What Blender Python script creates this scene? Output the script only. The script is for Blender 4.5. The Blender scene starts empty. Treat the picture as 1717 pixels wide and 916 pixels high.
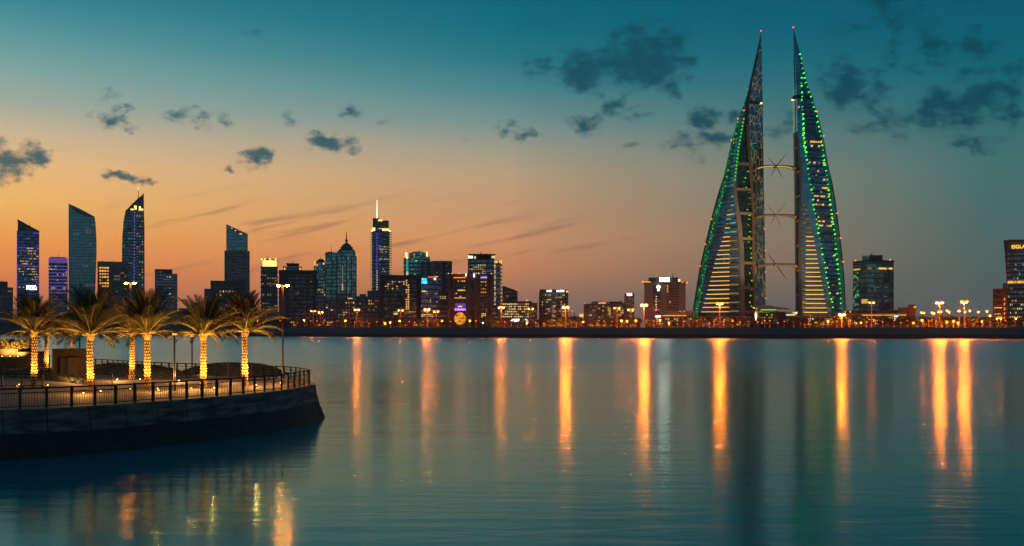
import bpy, math, random
from math import sin, cos, tan, atan, pi, radians, sqrt, hypot
rnd = random.Random(7)
S = bpy.context.scene
COL = S.collection
# ------------------------------------------------------------------ camera constants
F, CX, HY, CZ = 1841.0, 858.5, 552.0, 5.7      # focal length in photo pixels, centre column, horizon row, eye height
GZ = 6.5                                        # level of the far bank
DZ = 2.1                                        # level of the near promenade
def PX(px, Y): return (px - CX) / F * Y
def PZ(py, Y): return CZ + (HY - py) / F * Y
def on_level(px, py, z):
    Y = F * (CZ - z) / (py - HY); return (PX(px, Y), Y)
def interp(tab, t):
    if t <= tab[0][0]: return tab[0][1]
    for (a, va), (b, vb) in zip(tab, tab[1:]):
        if t <= b: return va + (vb - va) * (t - a) / (b - a)
    return tab[-1][1]
def s2l(*c):
    return tuple(((x / 255) / 12.92 if x / 255 <= .04045 else ((x / 255 + .055) / 1.055) ** 2.4) for x in c) + (1.0,)

# ------------------------------------------------------------------ materials
MATS = {}
def nt(name):
    m = bpy.data.materials.new(name); m.use_nodes = True; t = m.node_tree
    t.nodes.clear(); o = t.nodes.new('ShaderNodeOutputMaterial'); return m, t, o
class NG:
    def __init__(s, t): s.t = t
    def n(s, typ, **k):
        n = s.t.nodes.new(typ)
        for a, b in k.items(): setattr(n, a, b)
        return n
    def link(s, a, b): s.t.links.new(a, b)
    def put(s, sock, v):
        if hasattr(v, 'is_output'): s.t.links.new(v, sock)
        else: sock.default_value = v
    def m(s, op, a, b=0.0, c=None, clamp=False):
        n = s.n('ShaderNodeMath', operation=op); n.use_clamp = clamp
        s.put(n.inputs[0], a); s.put(n.inputs[1], b)
        if c is not None: s.put(n.inputs[2], c)
        return n.outputs[0]
    def mix(s, f, a, b):
        n = s.n('ShaderNodeMix', data_type='RGBA'); s.put(n.inputs[0], f); s.put(n.inputs[6], a); s.put(n.inputs[7], b); return n.outputs[2]
    def ss(s, x, a, b):
        n = s.n('ShaderNodeMapRange', interpolation_type='SMOOTHSTEP'); s.put(n.inputs[0], x); n.inputs[1].default_value = a; n.inputs[2].default_value = b; return n.outputs[0]
    def noise(s, vec, scale, detail=3, rough=.5):
        n = s.n('ShaderNodeTexNoise'); n.inputs['Scale'].default_value = scale; n.inputs['Detail'].default_value = detail; n.inputs['Roughness'].default_value = rough
        if vec is not None: s.link(vec, n.inputs['Vector'])
        return n.outputs['Fac']
def pbr(name, col, rough=.7, metal=0.0, var=.25, scale=1.5, bump=0.0):
    m, t, o = nt(name); g = NG(t)
    b = g.n('ShaderNodeBsdfPrincipled'); g.link(b.outputs[0], o.inputs[0])
    tc = g.n('ShaderNodeTexCoord')
    nz = g.noise(tc.outputs['Object'], scale, 4, .6)
    c1 = tuple(x * (1 - var) for x in col) + (1,); c2 = tuple(min(1, x * (1 + var)) for x in col) + (1,)
    g.link(g.mix(nz, c1, c2), b.inputs['Base Color'])
    b.inputs['Roughness'].default_value = rough; b.inputs['Metallic'].default_value = metal
    if bump:
        bp = g.n('ShaderNodeBump'); bp.inputs['Strength'].default_value = bump; bp.inputs['Distance'].default_value = .05
        g.link(g.noise(tc.outputs['Object'], scale * 6, 5, .6), bp.inputs['Height']); g.link(bp.outputs[0], b.inputs['Normal'])
    MATS[name] = m; return m
def glow(name, col, k, sample=True):
    m, t, o = nt(name); g = NG(t)
    e = g.n('ShaderNodeEmission'); e.inputs[0].default_value = tuple(col) + (1,); e.inputs[1].default_value = k
    g.link(e.outputs[0], o.inputs[0])
    if not sample: m.cycles.emission_sampling = 'NONE'
    MATS[name] = m; return m
def facade(name, glass, frame, cw=3.0, ch=3.6, fw=.12, fh=.25, rough=.16, metal=.8, fr_rough=.7, var=.6):
    """glazing grid measured in metres from the UVs: panes with individual tint, mullions and spandrels"""
    m, t, o = nt(name); g = NG(t)
    b = g.n('ShaderNodeBsdfPrincipled'); g.link(b.outputs[0], o.inputs[0])
    uv = g.n('ShaderNodeUVMap'); sp = g.n('ShaderNodeSeparateXYZ'); g.link(uv.outputs[0], sp.inputs[0])
    u = g.m('DIVIDE', sp.outputs[0], cw); v = g.m('DIVIDE', sp.outputs[1], ch)
    mu = g.m('LESS_THAN', g.m('FRACT', u), fw); mv = g.m('LESS_THAN', g.m('FRACT', v), fh)
    mk = g.m('MAXIMUM', mu, mv)
    cb = g.n('ShaderNodeCombineXYZ'); g.link(g.m('FLOOR', u), cb.inputs[0]); g.link(g.m('FLOOR', v), cb.inputs[1])
    wn = g.n('ShaderNodeTexWhiteNoise', noise_dimensions='2D'); g.link(cb.outputs[0], wn.inputs['Vector'])
    big = g.noise(uv.outputs[0], .03, 3, .6)
    r = g.m('MULTIPLY', wn.outputs['Value'], g.m('MULTIPLY_ADD', big, 1.4, .3), clamp=True)
    ga = tuple(x * (1 - var) for x in glass) + (1,); gb = tuple(min(1, x * (1 + var)) for x in glass) + (1,)
    gl = g.mix(r, ga, gb)
    fz = g.noise(uv.outputs[0], .4, 4, .6)
    fr = g.mix(fz, tuple(x * .75 for x in frame) + (1,), tuple(x * 1.25 for x in frame) + (1,))
    g.link(g.mix(mk, gl, fr), b.inputs['Base Color'])
    inv = g.m('SUBTRACT', 1.0, mk)
    g.link(g.m('MULTIPLY', inv, metal), b.inputs['Metallic'])
    g.link(g.m('ADD', g.m('MULTIPLY', mk, fr_rough - rough), g.m('MULTIPLY_ADD', wn.outputs['Value'], .12, rough)), b.inputs['Roughness'])
    MATS[name] = m; return m

# ------------------------------------------------------------------ mesh builder
class MB:
    def __init__(s): s.v = []; s.f = []; s.uv = []; s.mi = []
    def face(s, pts, uvs=None, mi=0):
        b = len(s.v); s.v += [tuple(p) for p in pts]; s.f.append(list(range(b, b + len(pts)))); s.uv.append(uvs or [(p[0], p[2]) for p in pts]); s.mi.append(mi)
    def box(s, x0, x1, y0, y1, z0, z1, mi=0):
        s.sil([(x0, z0), (x1, z0), (x1, z1), (x0, z1)], y0, y1, mi)
    def sil(s, pts, y0, y1, mi=0):                    # outline in x,z pushed from y0 (front) to y1
        s.face([(x, y0, z) for x, z in pts], [(x, z) for x, z in pts], mi)
        s.face([(x, y1, z) for x, z in reversed(pts)], [(-x, z) for x, z in reversed(pts)], mi)
        n = len(pts)
        for i in range(n):
            (xa, za), (xb, zb) = pts[i], pts[(i + 1) % n]
            s.face([(xa, y1, za), (xb, y1, zb), (xb, y0, zb), (xa, y0, za)], [(y1 + xa, za), (y1 + xb, zb), (y0 + xb, zb), (y0 + xa, za)], mi)
    def plan(s, pts, z0, z1, mi=0, top=None):         # plan polygon (anticlockwise) pushed up; top = scaled/shifted upper polygon
        top = top or pts; n = len(pts); u = 0
        for i in range(n):
            a, b = pts[i], pts[(i + 1) % n]; c, d = top[(i + 1) % n], top[i]; L = hypot(b[0] - a[0], b[1] - a[1])
            s.face([(a[0], a[1], z0), (b[0], b[1], z0), (c[0], c[1], z1), (d[0], d[1], z1)], [(u, z0), (u + L, z0), (u + L, z1), (u, z1)], mi); u += L
        s.face([(x, y, z1) for x, y in top], [(.01, .01)] * n, mi)
        s.face([(x, y, z0) for x, y in reversed(pts)], [(.01, .01)] * n, mi)
    def tube(s, p, q, r0, r1=None, n=8, mi=0, cap=True):
        r1 = r0 if r1 is None else r1
        d = [q[i] - p[i] for i in range(3)]; L = sqrt(sum(x * x for x in d)) or 1e-6; d = [x / L for x in d]
        a = (0, 0, 1) if abs(d[2]) < .9 else (1, 0, 0)
        e = [a[1] * d[2] - a[2] * d[1], a[2] * d[0] - a[0] * d[2], a[0] * d[1] - a[1] * d[0]]; l = sqrt(sum(x * x for x in e)); e = [x / l for x in e]
        h = [d[1] * e[2] - d[2] * e[1], d[2] * e[0] - d[0] * e[2], d[0] * e[1] - d[1] * e[0]]
        A = [[p[k] + r0 * (cos(2 * pi * i / n) * e[k] + sin(2 * pi * i / n) * h[k]) for k in range(3)] for i in range(n)]
        B = [[q[k] + r1 * (cos(2 * pi * i / n) * e[k] + sin(2 * pi * i / n) * h[k]) for k in range(3)] for i in range(n)]
        for i in range(n):
            j = (i + 1) % n; s.face([A[i], A[j], B[j], B[i]], [(i / n, 0), ((i + 1) / n, 0), ((i + 1) / n, L), (i / n, L)], mi)
        if cap: s.face(A[::-1], None, mi); s.face(B, None, mi)
    def ball(s, c, rx, ry, rz, n=10, k=7, mi=0):
        R = [[(c[0] + rx * sin(pi * j / k) * cos(2 * pi * i / n), c[1] + ry * sin(pi * j / k) * sin(2 * pi * i / n), c[2] + rz * cos(pi * j / k)) for i in range(n)] for j in range(k + 1)]
        for j in range(k):
            for i in range(n):
                a = (i + 1) % n; s.face([R[j][i], R[j + 1][i], R[j + 1][a], R[j][a]], [(i / n, j / k), (i / n, (j + 1) / k), ((i + 1) / n, (j + 1) / k), ((i + 1) / n, j / k)], mi)
    def mesh(s, name, mats, smooth=False):
        me = bpy.data.meshes.new(name); me.from_pydata(s.v, [], s.f)
        l = me.uv_layers.new(name='UVMap'); k = 0
        for uvs in s.uv:
            for q in uvs: l.data[k].uv = q; k += 1
        for m in (mats if isinstance(mats, (list, tuple)) else [mats]): me.materials.append(MATS[m] if isinstance(m, str) else m)
        for p, i in zip(me.polygons, s.mi): p.material_index = i; p.use_smooth = smooth
        me.validate(); return me
    def build(s, name, mats, parent=None, loc=None, smooth=False):
        o = bpy.data.objects.new(name, s.mesh(name, mats, smooth)); COL.objects.link(o)
        if parent is not None: o.parent = parent
        if loc: o.location = loc
        return o
def tag(o, label=None, cat=None, group=None, kind=None):
    if label: o['label'] = label
    if cat: o['category'] = cat
    if group: o['group'] = group
    if kind: o['kind'] = kind
    return o
def empty(name, loc, rz=0.0):
    o = bpy.data.objects.new(name, None); COL.objects.link(o); o.location = loc; o.rotation_euler = (0, 0, rz); o.empty_display_size = .5; return o
def inst(name, mesh, parent=None, loc=(0, 0, 0), rot=(0, 0, 0), sc=(1, 1, 1)):
    o = bpy.data.objects.new(name, mesh); COL.objects.link(o); o.parent = parent; o.location = loc; o.rotation_euler = rot; o.scale = sc; return o
def smooth_path(pts, n=6):
    out = []
    for i in range(len(pts) - 1):
        p0 = pts[max(i - 1, 0)]; p1 = pts[i]; p2 = pts[i + 1]; p3 = pts[min(i + 2, len(pts) - 1)]
        for k in range(n):
            t = k / n
            out.append(tuple(.5 * (2 * b + (c - a) * t + (2 * a - 5 * b + 4 * c - d) * t * t + (3 * b - a - 3 * c + d) * t ** 3) for a, b, c, d in zip(p0, p1, p2, p3)))
    return out + [tuple(pts[-1])]
def resample(pts, step):
    out = [pts[0]]; acc = 0
    for a, b in zip(pts, pts[1:]):
        L = hypot(b[0] - a[0], b[1] - a[1]); t = step - acc
        while t <= L:
            out.append((a[0] + (b[0] - a[0]) * t / L, a[1] + (b[1] - a[1]) * t / L)); t += step
        acc = (acc + L) % step
    return out
def offset(pts, d):                                    # to the right-hand side of the direction of travel
    out = []
    for i, p in enumerate(pts):
        a = pts[max(i - 1, 0)]; b = pts[min(i + 1, len(pts) - 1)]; tx, ty = b[0] - a[0], b[1] - a[1]; l = hypot(tx, ty) or 1
        out.append((p[0] + ty / l * d, p[1] - tx / l * d))
    return out

# ------------------------------------------------------------------ material table
pbr('concrete_mid', (.15, .16, .16), .85, scale=.3, bump=.3); pbr('concrete_dark', (.075, .08, .09), .85, bump=.5); pbr('concrete', (.22, .2, .18), .85); pbr('beige', (.33, .35, .27), .85, scale=.2)
pbr('tan_band', (.4, .27, .15), .7, scale=.2); pbr('band_brown', (.17, .125, .085), .8, scale=.2); pbr('brown', (.15, .122, .1), .8, scale=.2); pbr('brown_dark', (.08, .056, .048), .8, scale=.2)
pbr('grey_dark', (.07, .075, .085), .8, scale=.3); pbr('grey_mid', (.15, .15, .155), .8, scale=.3); pbr('steel_dark', (.045, .042, .042), .45, .6, .2)
pbr('steel', (.3, .3, .3), .4, .8); pbr('pole_dark', (.07, .06, .05), .5, .2); pbr('pole_paint', (.3, .24, .18), .5, .1); pbr('wood', (.13, .09, .04), .7, var=.5, scale=3, bump=.3)
pbr('stone_dark', (.06, .05, .045), .9, bump=.6); pbr('roof_dark', (.05, .055, .06), .7); pbr('teal_panel', (.03, .09, .11), .35, .6, .3, .1)
pbr('wall_wet', (.055, .045, .036), .75, var=.8, scale=2.0, bump=1.0); pbr('orange_panel', (.24, .125, .065), .75, scale=.2)
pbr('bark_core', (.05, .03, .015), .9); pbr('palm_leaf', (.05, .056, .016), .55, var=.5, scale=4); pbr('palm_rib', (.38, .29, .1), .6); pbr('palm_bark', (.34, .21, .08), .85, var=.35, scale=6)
pbr('leaf_dark', (.035, .085, .025), .7, var=.6, scale=.6); pbr('leaf_hedge', (.11, .09, .02), .6, var=.5, scale=3); pbr('bark', (.1, .07, .05), .9)
pbr('dirt', (.12, .08, .05), .95); pbr('white_paint', (.7, .68, .62), .5)
GLZ = dict(rough=.14, metal=.85)
facade('glass_blue', (.16, .28, .5), (.08, .1, .16), 2.4, 3.8, .1, .3, **GLZ)
facade('glass_teal', (.2, .52, .56), (.1, .2, .22), 3, 3.8, .06, .12, var=.25, **GLZ)
facade('glass_teal_rich', (.22, .6, .62), (.05, .16, .17), 2.2, 3.6, .1, .22, **GLZ)
facade('glass_navy', (.2, .33, .42), (.09, .12, .14), 2.2, 3.6, .16, .3, **GLZ)
facade('glass_grey', (.2, .28, .3), (.12, .12, .125), 2.6, 3.4, .4, .4, **GLZ)
facade('glass_dark', (.1, .13, .14), (.05, .045, .045), 2.6, 3.6, .12, .25, **GLZ)
facade('brown_grid', (.1, .12, .14), (.17, .145, .11), 3.2, 3.6, .45, .45, **GLZ)
facade('grey_grid', (.1, .13, .15), (.2, .185, .17), 3.0, 3.4, .42, .45, **GLZ)
facade('slate_grid', (.14, .2, .24), (.16, .175, .19), 2.4, 3.2, .5, .35, **GLZ)
facade('sail_glass', (.16, .4, .54), (.07, .11, .15), 2.0, 3.12, .1, .3, **GLZ)
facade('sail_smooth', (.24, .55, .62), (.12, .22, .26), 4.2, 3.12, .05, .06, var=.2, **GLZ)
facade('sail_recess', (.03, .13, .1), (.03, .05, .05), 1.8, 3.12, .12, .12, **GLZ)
for nm, c, k in (('win_warm', (1, .55, .12), .9), ('win_amber', (1, .4, .06), 1.0), ('win_pale', (1, .78, .42), .9), ('win_dim', (.8, .42, .12), .32), ('win_cyan', (.1, .85, .75), .5),
                 ('win_white', (.95, .97, 1), 1.6), ('win_purple', (.22, .1, 1), .9), ('win_violet', (.16, .08, .42), .75), ('win_blue', (.0, .3, 1), 1.6), ('win_green', (.3, 1, .1), .7), ('win_gold', (1, .5, .08), 1.25)):
    glow(nm, c, k, False)
glow('sign_cyan', (.1, .75, 1), 3.2); glow('sign_magenta', (.7, .2, 1), 3); glow('sign_blue', (0, .2, .9), .55, False); glow('sign_white', (1, .95, 1), 4, False); glow('sign_violet', (.45, .3, 1), 2.4, False); glow('sign_red', (1, .16, .02), 2, False); glow('sign_gold', (1, .55, .05), 1.6, False)
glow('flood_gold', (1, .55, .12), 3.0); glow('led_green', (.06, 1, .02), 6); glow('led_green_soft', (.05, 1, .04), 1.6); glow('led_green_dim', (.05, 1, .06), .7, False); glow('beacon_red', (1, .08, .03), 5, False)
LC = (1, .155, .01)
glow('lamp_star', LC, 9500); glow('lamp_bright', LC, 6000); glow('lamp_mid', LC, 800); glow('lamp_low', LC, 2.6); glow('lamp_halo', (1, .22, .02), 2.4, False); glow('lamp_white', (1, .9, .75), 25); glow('board_white', (.9, .95, .85), 14)
glow('ground_lens', (1, .5, .1), 14, False); glow('spire_white', (1, .85, .6), 2.0, False)

def glow_trim(name, base, col, k, rough=.5):           # trim whose lit look is put in as mottled emission
    m, t, o = nt(name); g = NG(t); b = g.n('ShaderNodeBsdfPrincipled'); g.link(b.outputs[0], o.inputs[0])
    tc = g.n('ShaderNodeTexCoord'); nz = g.noise(tc.outputs['Object'], .25, 4, .7)
    b.inputs['Base Color'].default_value = base + (1,); b.inputs['Roughness'].default_value = rough
    b.inputs['Emission Color'].default_value = col + (1,); g.link(g.m('MULTIPLY', g.ss(nz, .35, .75), k), b.inputs['Emission Strength'])
    m.cycles.emission_sampling = 'NONE'; MATS[name] = m
glow_trim('green_lit_trim', (.03, .12, .12), (.02, .6, .16), .26)
def lattice():
    m, t, o = nt('gold_lattice'); g = NG(t); b = g.n('ShaderNodeBsdfPrincipled'); g.link(b.outputs[0], o.inputs[0])
    uv = g.n('ShaderNodeUVMap'); mp = g.n('ShaderNodeMapping'); mp.inputs['Scale'].default_value = (.3, .15, 1); g.link(uv.outputs[0], mp.inputs[0])
    v = g.n('ShaderNodeTexVoronoi', feature='DISTANCE_TO_EDGE'); v.inputs['Scale'].default_value = 1.0; g.link(mp.outputs[0], v.inputs['Vector'])
    nz = g.noise(uv.outputs[0], .12, 3, .6)
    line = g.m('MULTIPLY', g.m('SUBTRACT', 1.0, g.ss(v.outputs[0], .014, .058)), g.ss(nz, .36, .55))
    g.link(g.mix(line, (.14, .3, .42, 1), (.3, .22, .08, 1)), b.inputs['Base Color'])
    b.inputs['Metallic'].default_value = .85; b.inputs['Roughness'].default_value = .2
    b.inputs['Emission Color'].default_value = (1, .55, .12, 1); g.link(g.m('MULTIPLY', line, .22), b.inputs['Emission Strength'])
    m.cycles.emission_sampling = 'NONE'; MATS['gold_lattice'] = m
lattice()

# ------------------------------------------------------------------ world: dusk sky and clouds
def make_world():
    w = bpy.data.worlds.new('World'); S.world = w; w.use_nodes = True; t = w.node_tree; t.nodes.clear(); g = NG(t)
    out = g.n('ShaderNodeOutputWorld'); bg = g.n('ShaderNodeBackground'); g.link(bg.outputs[0], out.inputs[0])
    tc = g.n('ShaderNodeTexCoord'); sp = g.n('ShaderNodeSeparateXYZ'); g.link(tc.outputs['Generated'], sp.inputs[0])
    x, y, z = sp.outputs
    hl = g.m('MAXIMUM', g.m('SQRT', g.m('ADD', g.m('MULTIPLY', x, x), g.m('MULTIPLY', y, y))), 1e-4)
    te = g.m('MAXIMUM', g.m('DIVIDE', z, hl), 0.0)                       # tangent of the elevation
    sx, sy = sin(radians(-25)), cos(radians(-25))
    c = g.m('DIVIDE', g.m('ADD', g.m('MULTIPLY', x, sx), g.m('MULTIPLY', y, sy)), hl)
    a = g.m('ARCCOSINE', g.m('MINIMUM', g.m('MAXIMUM', c, -1.0), 1.0))   # angle round from the afterglow
    e = g.m('DIVIDE', te, .6, clamp=True)
    def ramp(stops):
        r = g.n('ShaderNodeValToRGB'); el = r.color_ramp.elements
        while len(el) < len(stops): el.new(.5)
        for q, (p, cc) in zip(el, stops): q.position = p / .6; q.color = s2l(*cc)
        g.link(e, r.inputs[0]); return r.outputs[0]
    L = ramp([(0, (150, 96, 80)), (.039, (230, 130, 78)), (.072, (255, 163, 78)), (.105, (255, 192, 104)), (.137, (243, 192, 130)), (.164, (208, 184, 150)), (.19, (160, 172, 158)), (.218, (126, 165, 160)), (.246, (90, 150, 155)), (.273, (58, 134, 147)), (.305, (32, 118, 136)), (.42, (12, 92, 116)), (.6, (6, 66, 92))])
    C = ramp([(0, (98, 92, 92)), (.028, (160, 116, 94)), (.055, (206, 136, 92)), (.083, (220, 154, 104)), (.11, (208, 158, 116)), (.137, (194, 162, 126)), (.164, (162, 157, 137)), (.19, (116, 145, 142)), (.218, (72, 131, 139)), (.246, (34, 117, 129)), (.273, (10, 107, 123)), (.305, (0, 99, 118)), (.6, (2, 60, 80))])
    R = ramp([(0, (72, 88, 92)), (.028, (84, 98, 96)), (.055, (82, 104, 99)), (.083, (78, 109, 104)), (.11, (74, 113, 109)), (.137, (68, 114, 112)), (.164, (54, 110, 113)), (.19, (32, 104, 112)), (.218, (8, 98, 112)), (.246, (0, 93, 111)), (.273, (0, 87, 110)), (.305, (0, 81, 107)), (.6, (0, 54, 80))])
    Bk = ramp([(0, (112, 98, 98)), (.08, (88, 98, 104)), (.2, (40, 90, 106)), (.35, (10, 78, 102)), (.6, (2, 56, 82))])
    col = g.mix(g.m('DIVIDE', a, .436, clamp=True), L, C)
    col = g.mix(g.m('POWER', g.m('DIVIDE', g.m('SUBTRACT', a, .436), .41, clamp=True), .72), col, R)
    col = g.mix(g.ss(a, .846, 1.9), col, Bk)
    # clouds, placed by direction
    yy = g.m('MAXIMUM', y, .02); U = g.m('DIVIDE', x, yy); V = g.m('DIVIDE', z, yy)
    cb = g.n('ShaderNodeCombineXYZ'); g.link(U, cb.inputs[0]); g.link(V, cb.inputs[1]); p = cb.outputs[0]
    nz = g.n('ShaderNodeTexNoise'); nz.inputs['Scale'].default_value = 34; nz.inputs['Detail'].default_value = 7; nz.inputs['Roughness'].default_value = .62; g.link(p, nz.inputs['Vector'])
    wp = g.n('ShaderNodeVectorMath', operation='MULTIPLY_ADD'); g.link(nz.outputs['Color'], wp.inputs[0]); wp.inputs[1].default_value = (.05, .036, 0); wp.inputs[2].default_value = (-.025, -.018, 0)
    pw = g.n('ShaderNodeVectorMath', operation='ADD'); g.link(p, pw.inputs[0]); g.link(wp.outputs[0], pw.inputs[1]); pw = pw.outputs[0]
    CL = [(12, 270, 50, 28, 1), (52, 267, 40, 15, .9), (188, 200, 34, 20, .8), (214, 188, 24, 10, .5), (176, 157, 22, 12, .35), (300, 193, 32, 16, .65), (335, 204, 34, 12, .55), (382, 201, 28, 12, .45), (203, 297, 38, 9, .95), (240, 305, 18, 6, .7), (548, 240, 46, 17, 1), (512, 244, 18, 10, .5),
          (430, 264, 25, 15, .85), (390, 281, 12, 7, .55), (487, 198, 16, 12, .4), (592, 190, 22, 14, .35), (640, 205, 20, 9, .25), (850, 217, 26, 13, .7), (878, 232, 26, 12, .8), (970, 118, 70, 34, .95), (1030, 112, 70, 36, 1.05), (1095, 95, 66, 50, 1.1), (1062, 60, 34, 26, .55), (1120, 60, 30, 26, .5), (1120, 150, 24, 22, .4),
          (1030, 170, 30, 26, .5), (1060, 192, 24, 18, .45), (985, 206, 34, 18, .7), (780, 240, 18, 7, .3), (1190, 232, 66, 26, .68), (1180, 205, 34, 22, .62), (1240, 195, 34, 24, .42), (1065, 240, 24, 8, .3), (1305, 205, 40, 34, .35), (1420, 140, 52, 42, .85), (1470, 165, 50, 30, .6), (1490, 205, 62, 30, .6), (1480, 100, 40, 24, .4),
          (1600, 185, 66, 40, .9), (1655, 160, 60, 40, .85), (1705, 130, 26, 30, .55), (1640, 240, 44, 16, .6), (1500, 22, 50, 46, .65), (1568, 72, 44, 30, .6), (1632, 70, 36, 30, .7), (1415, 40, 46, 16, .4), (1550, 120, 34, 18, .4), (1700, 190, 34, 24, .5), (1560, 210, 50, 30, .5), (900, 40, 60, 30, .18), (420, 55, 24, 22, .16)]
    acc = None
    for (px, py, rx, ry, k) in CL:
        v = g.n('ShaderNodeVectorMath', operation='SUBTRACT'); g.link(pw, v.inputs[0]); v.inputs[1].default_value = ((px - CX) / F, (HY - py) / F, 0)
        q = g.n('ShaderNodeVectorMath', operation='MULTIPLY'); g.link(v.outputs[0], q.inputs[0]); q.inputs[1].default_value = (F / (rx * 1.45), F / (ry * 1.5), 0)
        ln = g.n('ShaderNodeVectorMath', operation='LENGTH'); g.link(q.outputs[0], ln.inputs[0])
        f = g.m('MULTIPLY_ADD', ln.outputs['Value'], -k, k)
        acc = f if acc is None else g.m('SMOOTH_MAX', acc, f, .06)
    acc = g.m('MAXIMUM', acc, 0.0)
    sc_ = g.n('ShaderNodeMapping'); sc_.inputs['Scale'].default_value = (1, 1.7, 1); g.link(p, sc_.inputs[0])
    n2 = g.noise(sc_.outputs[0], 38, 9, .62)
    d = g.m('ADD', g.m('MULTIPLY', acc, .95), g.m('MULTIPLY_ADD', n2, 2.3, -1.25))
    dens = g.m('MULTIPLY', g.ss(d, -.04, .68), g.ss(acc, 0.0, .22))
    dens = g.m('MULTIPLY', g.m('MULTIPLY', dens, .98), g.m('GREATER_THAN', y, .1))
    warm = g.mix(g.ss(a, 0.0, .8), s2l(26, 88, 100), s2l(0, 66, 82))
    cloudcol = g.mix(.07, warm, col)
    col = g.mix(dens, col, cloudcol)
    # thin high streaks low in the afterglow
    m0 = g.n('ShaderNodeMapping'); m0.inputs['Rotation'].default_value = (0, 0, radians(-12)); g.link(p, m0.inputs[0]); mp = g.n('ShaderNodeMapping'); mp.inputs['Scale'].default_value = (5, 60, 1); g.link(m0.outputs[0], mp.inputs[0])
    st = g.ss(g.noise(mp.outputs[0], 1.6, 4, .55), .52, .74)
    band = g.m('MULTIPLY', g.ss(te, .03, .06), g.m('SUBTRACT', 1.0, g.ss(te, .09, .14)))
    side = g.m('MULTIPLY', g.ss(U, -.42, -.3), g.m('SUBTRACT', 1.0, g.ss(U, .02, .18)))
    stf = g.m('MULTIPLY', g.m('MULTIPLY', st, band), g.m('MULTIPLY', side, .6))
    col = g.mix(g.m('MULTIPLY', stf, g.m('GREATER_THAN', y, .1)), col, s2l(138, 96, 84))
    sk = g.n('ShaderNodeTexSky', sky_type='NISHITA'); sk.sun_disc = False; sk.sun_elevation = radians(-3.0); sk.sun_rotation = radians(-25); sk.altitude = 0
    skm = g.n('ShaderNodeVectorMath', operation='SCALE'); g.link(sk.outputs[0], skm.inputs[0]); skm.inputs['Scale'].default_value = .01
    ad = g.n('ShaderNodeVectorMath', operation='ADD'); g.link(col, ad.inputs[0]); g.link(skm.outputs[0], ad.inputs[1])
    g.link(ad.outputs[0], bg.inputs[0]); bg.inputs[1].default_value = 1.12
    w.cycles.sampling_method = 'MANUAL'; w.cycles.sample_map_resolution = 512
make_world()
su = bpy.data.lights.new('sun', 'SUN'); su.energy = .03; su.angle = radians(10); su.color = (1, .6, .35)
so = bpy.data.objects.new('sun', su); COL.objects.link(so); so.rotation_euler = (radians(88.5), 0, radians(180 + 25))   # last light from the afterglow, level with the horizon

# ------------------------------------------------------------------ water
def make_water():
    m, t, o = nt('sea_water'); g = NG(t); b = g.n('ShaderNodeBsdfGlossy', distribution='GGX'); df = g.n('ShaderNodeBsdfDiffuse'); df.inputs[0].default_value = (.0, .27, .3, 1)
    fr = g.n('ShaderNodeFresnel'); fr.inputs[0].default_value = 1.36; mxs = g.n('ShaderNodeMixShader'); g.link(fr.outputs[0], mxs.inputs[0]); g.link(df.outputs[0], mxs.inputs[1]); g.link(b.outputs[0], mxs.inputs[2]); g.link(mxs.outputs[0], o.inputs[0])
    g.link(g.mix(g.ss(fr.outputs[0], .3, .8), (.46, .93, .92, 1), (.8, .99, .96, 1)), b.inputs['Color'])   # teal grade put into the reflection colour, strongest where steep
    ge = g.n('ShaderNodeNewGeometry'); pos = ge.outputs['Position']
    patch = g.n('ShaderNodeMapping'); patch.inputs['Scale'].default_value = (.012, .05, 1); g.link(pos, patch.inputs[0])
    pn = g.noise(patch.outputs[0], 1.0, 4, .55)
    mr = g.n('ShaderNodeMapRange'); g.link(pn, mr.inputs[0]); mr.inputs[1].default_value = .3; mr.inputs[2].default_value = .7; mr.inputs[3].default_value = -.02; mr.inputs[4].default_value = .025
    spx = g.n('ShaderNodeSeparateXYZ'); g.link(pos, spx.inputs[0])
    rg = g.n('ShaderNodeMapRange', interpolation_type='SMOOTHSTEP'); g.link(spx.outputs[1], rg.inputs[0]); rg.inputs[1].default_value = 25; rg.inputs[2].default_value = 300; rg.inputs[3].default_value = .115; rg.inputs[4].default_value = .3   # open water is rougher than the sheltered basin
    g.link(g.m('MINIMUM', g.m('ADD', rg.outputs[0], mr.outputs[0]), .268), b.inputs['Roughness'])
    m1 = g.n('ShaderNodeMapping'); m1.inputs['Scale'].default_value = (.35, 1.0, 1); m1.inputs['Rotation'].default_value = (0, 0, .12); g.link(pos, m1.inputs[0])
    n1 = g.noise(m1.outputs[0], 1.3, 6, .62)
    m2 = g.n('ShaderNodeMapping'); m2.inputs['Scale'].default_value = (.12, .4, 1); m2.inputs['Rotation'].default_value = (0, 0, -.1); g.link(pos, m2.inputs[0])
    n2 = g.noise(m2.outputs[0], .5, 3, .5)
    b1 = g.n('ShaderNodeBump'); b1.inputs['Strength'].default_value = 1; b1.inputs['Distance'].default_value = .017; g.link(n1, b1.inputs['Height'])
    b2 = g.n('ShaderNodeBump'); b2.inputs['Strength'].default_value = 1; b2.inputs['Distance'].default_value = .055; g.link(n2, b2.inputs['Height']); g.link(b1.outputs[0], b2.inputs['Normal'])
    g.link(b2.outputs[0], b.inputs['Normal']); g.link(b2.outputs[0], fr.inputs['Normal']); MATS['sea_water'] = m
    mb = MB(); mb.face([(-2600, -300, 0), (2600, -300, 0), (2600, 2700, 0), (-2600, 2700, 0)])
    tag(mb.build('water', 'sea_water'), kind='structure')
make_water()

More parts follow.
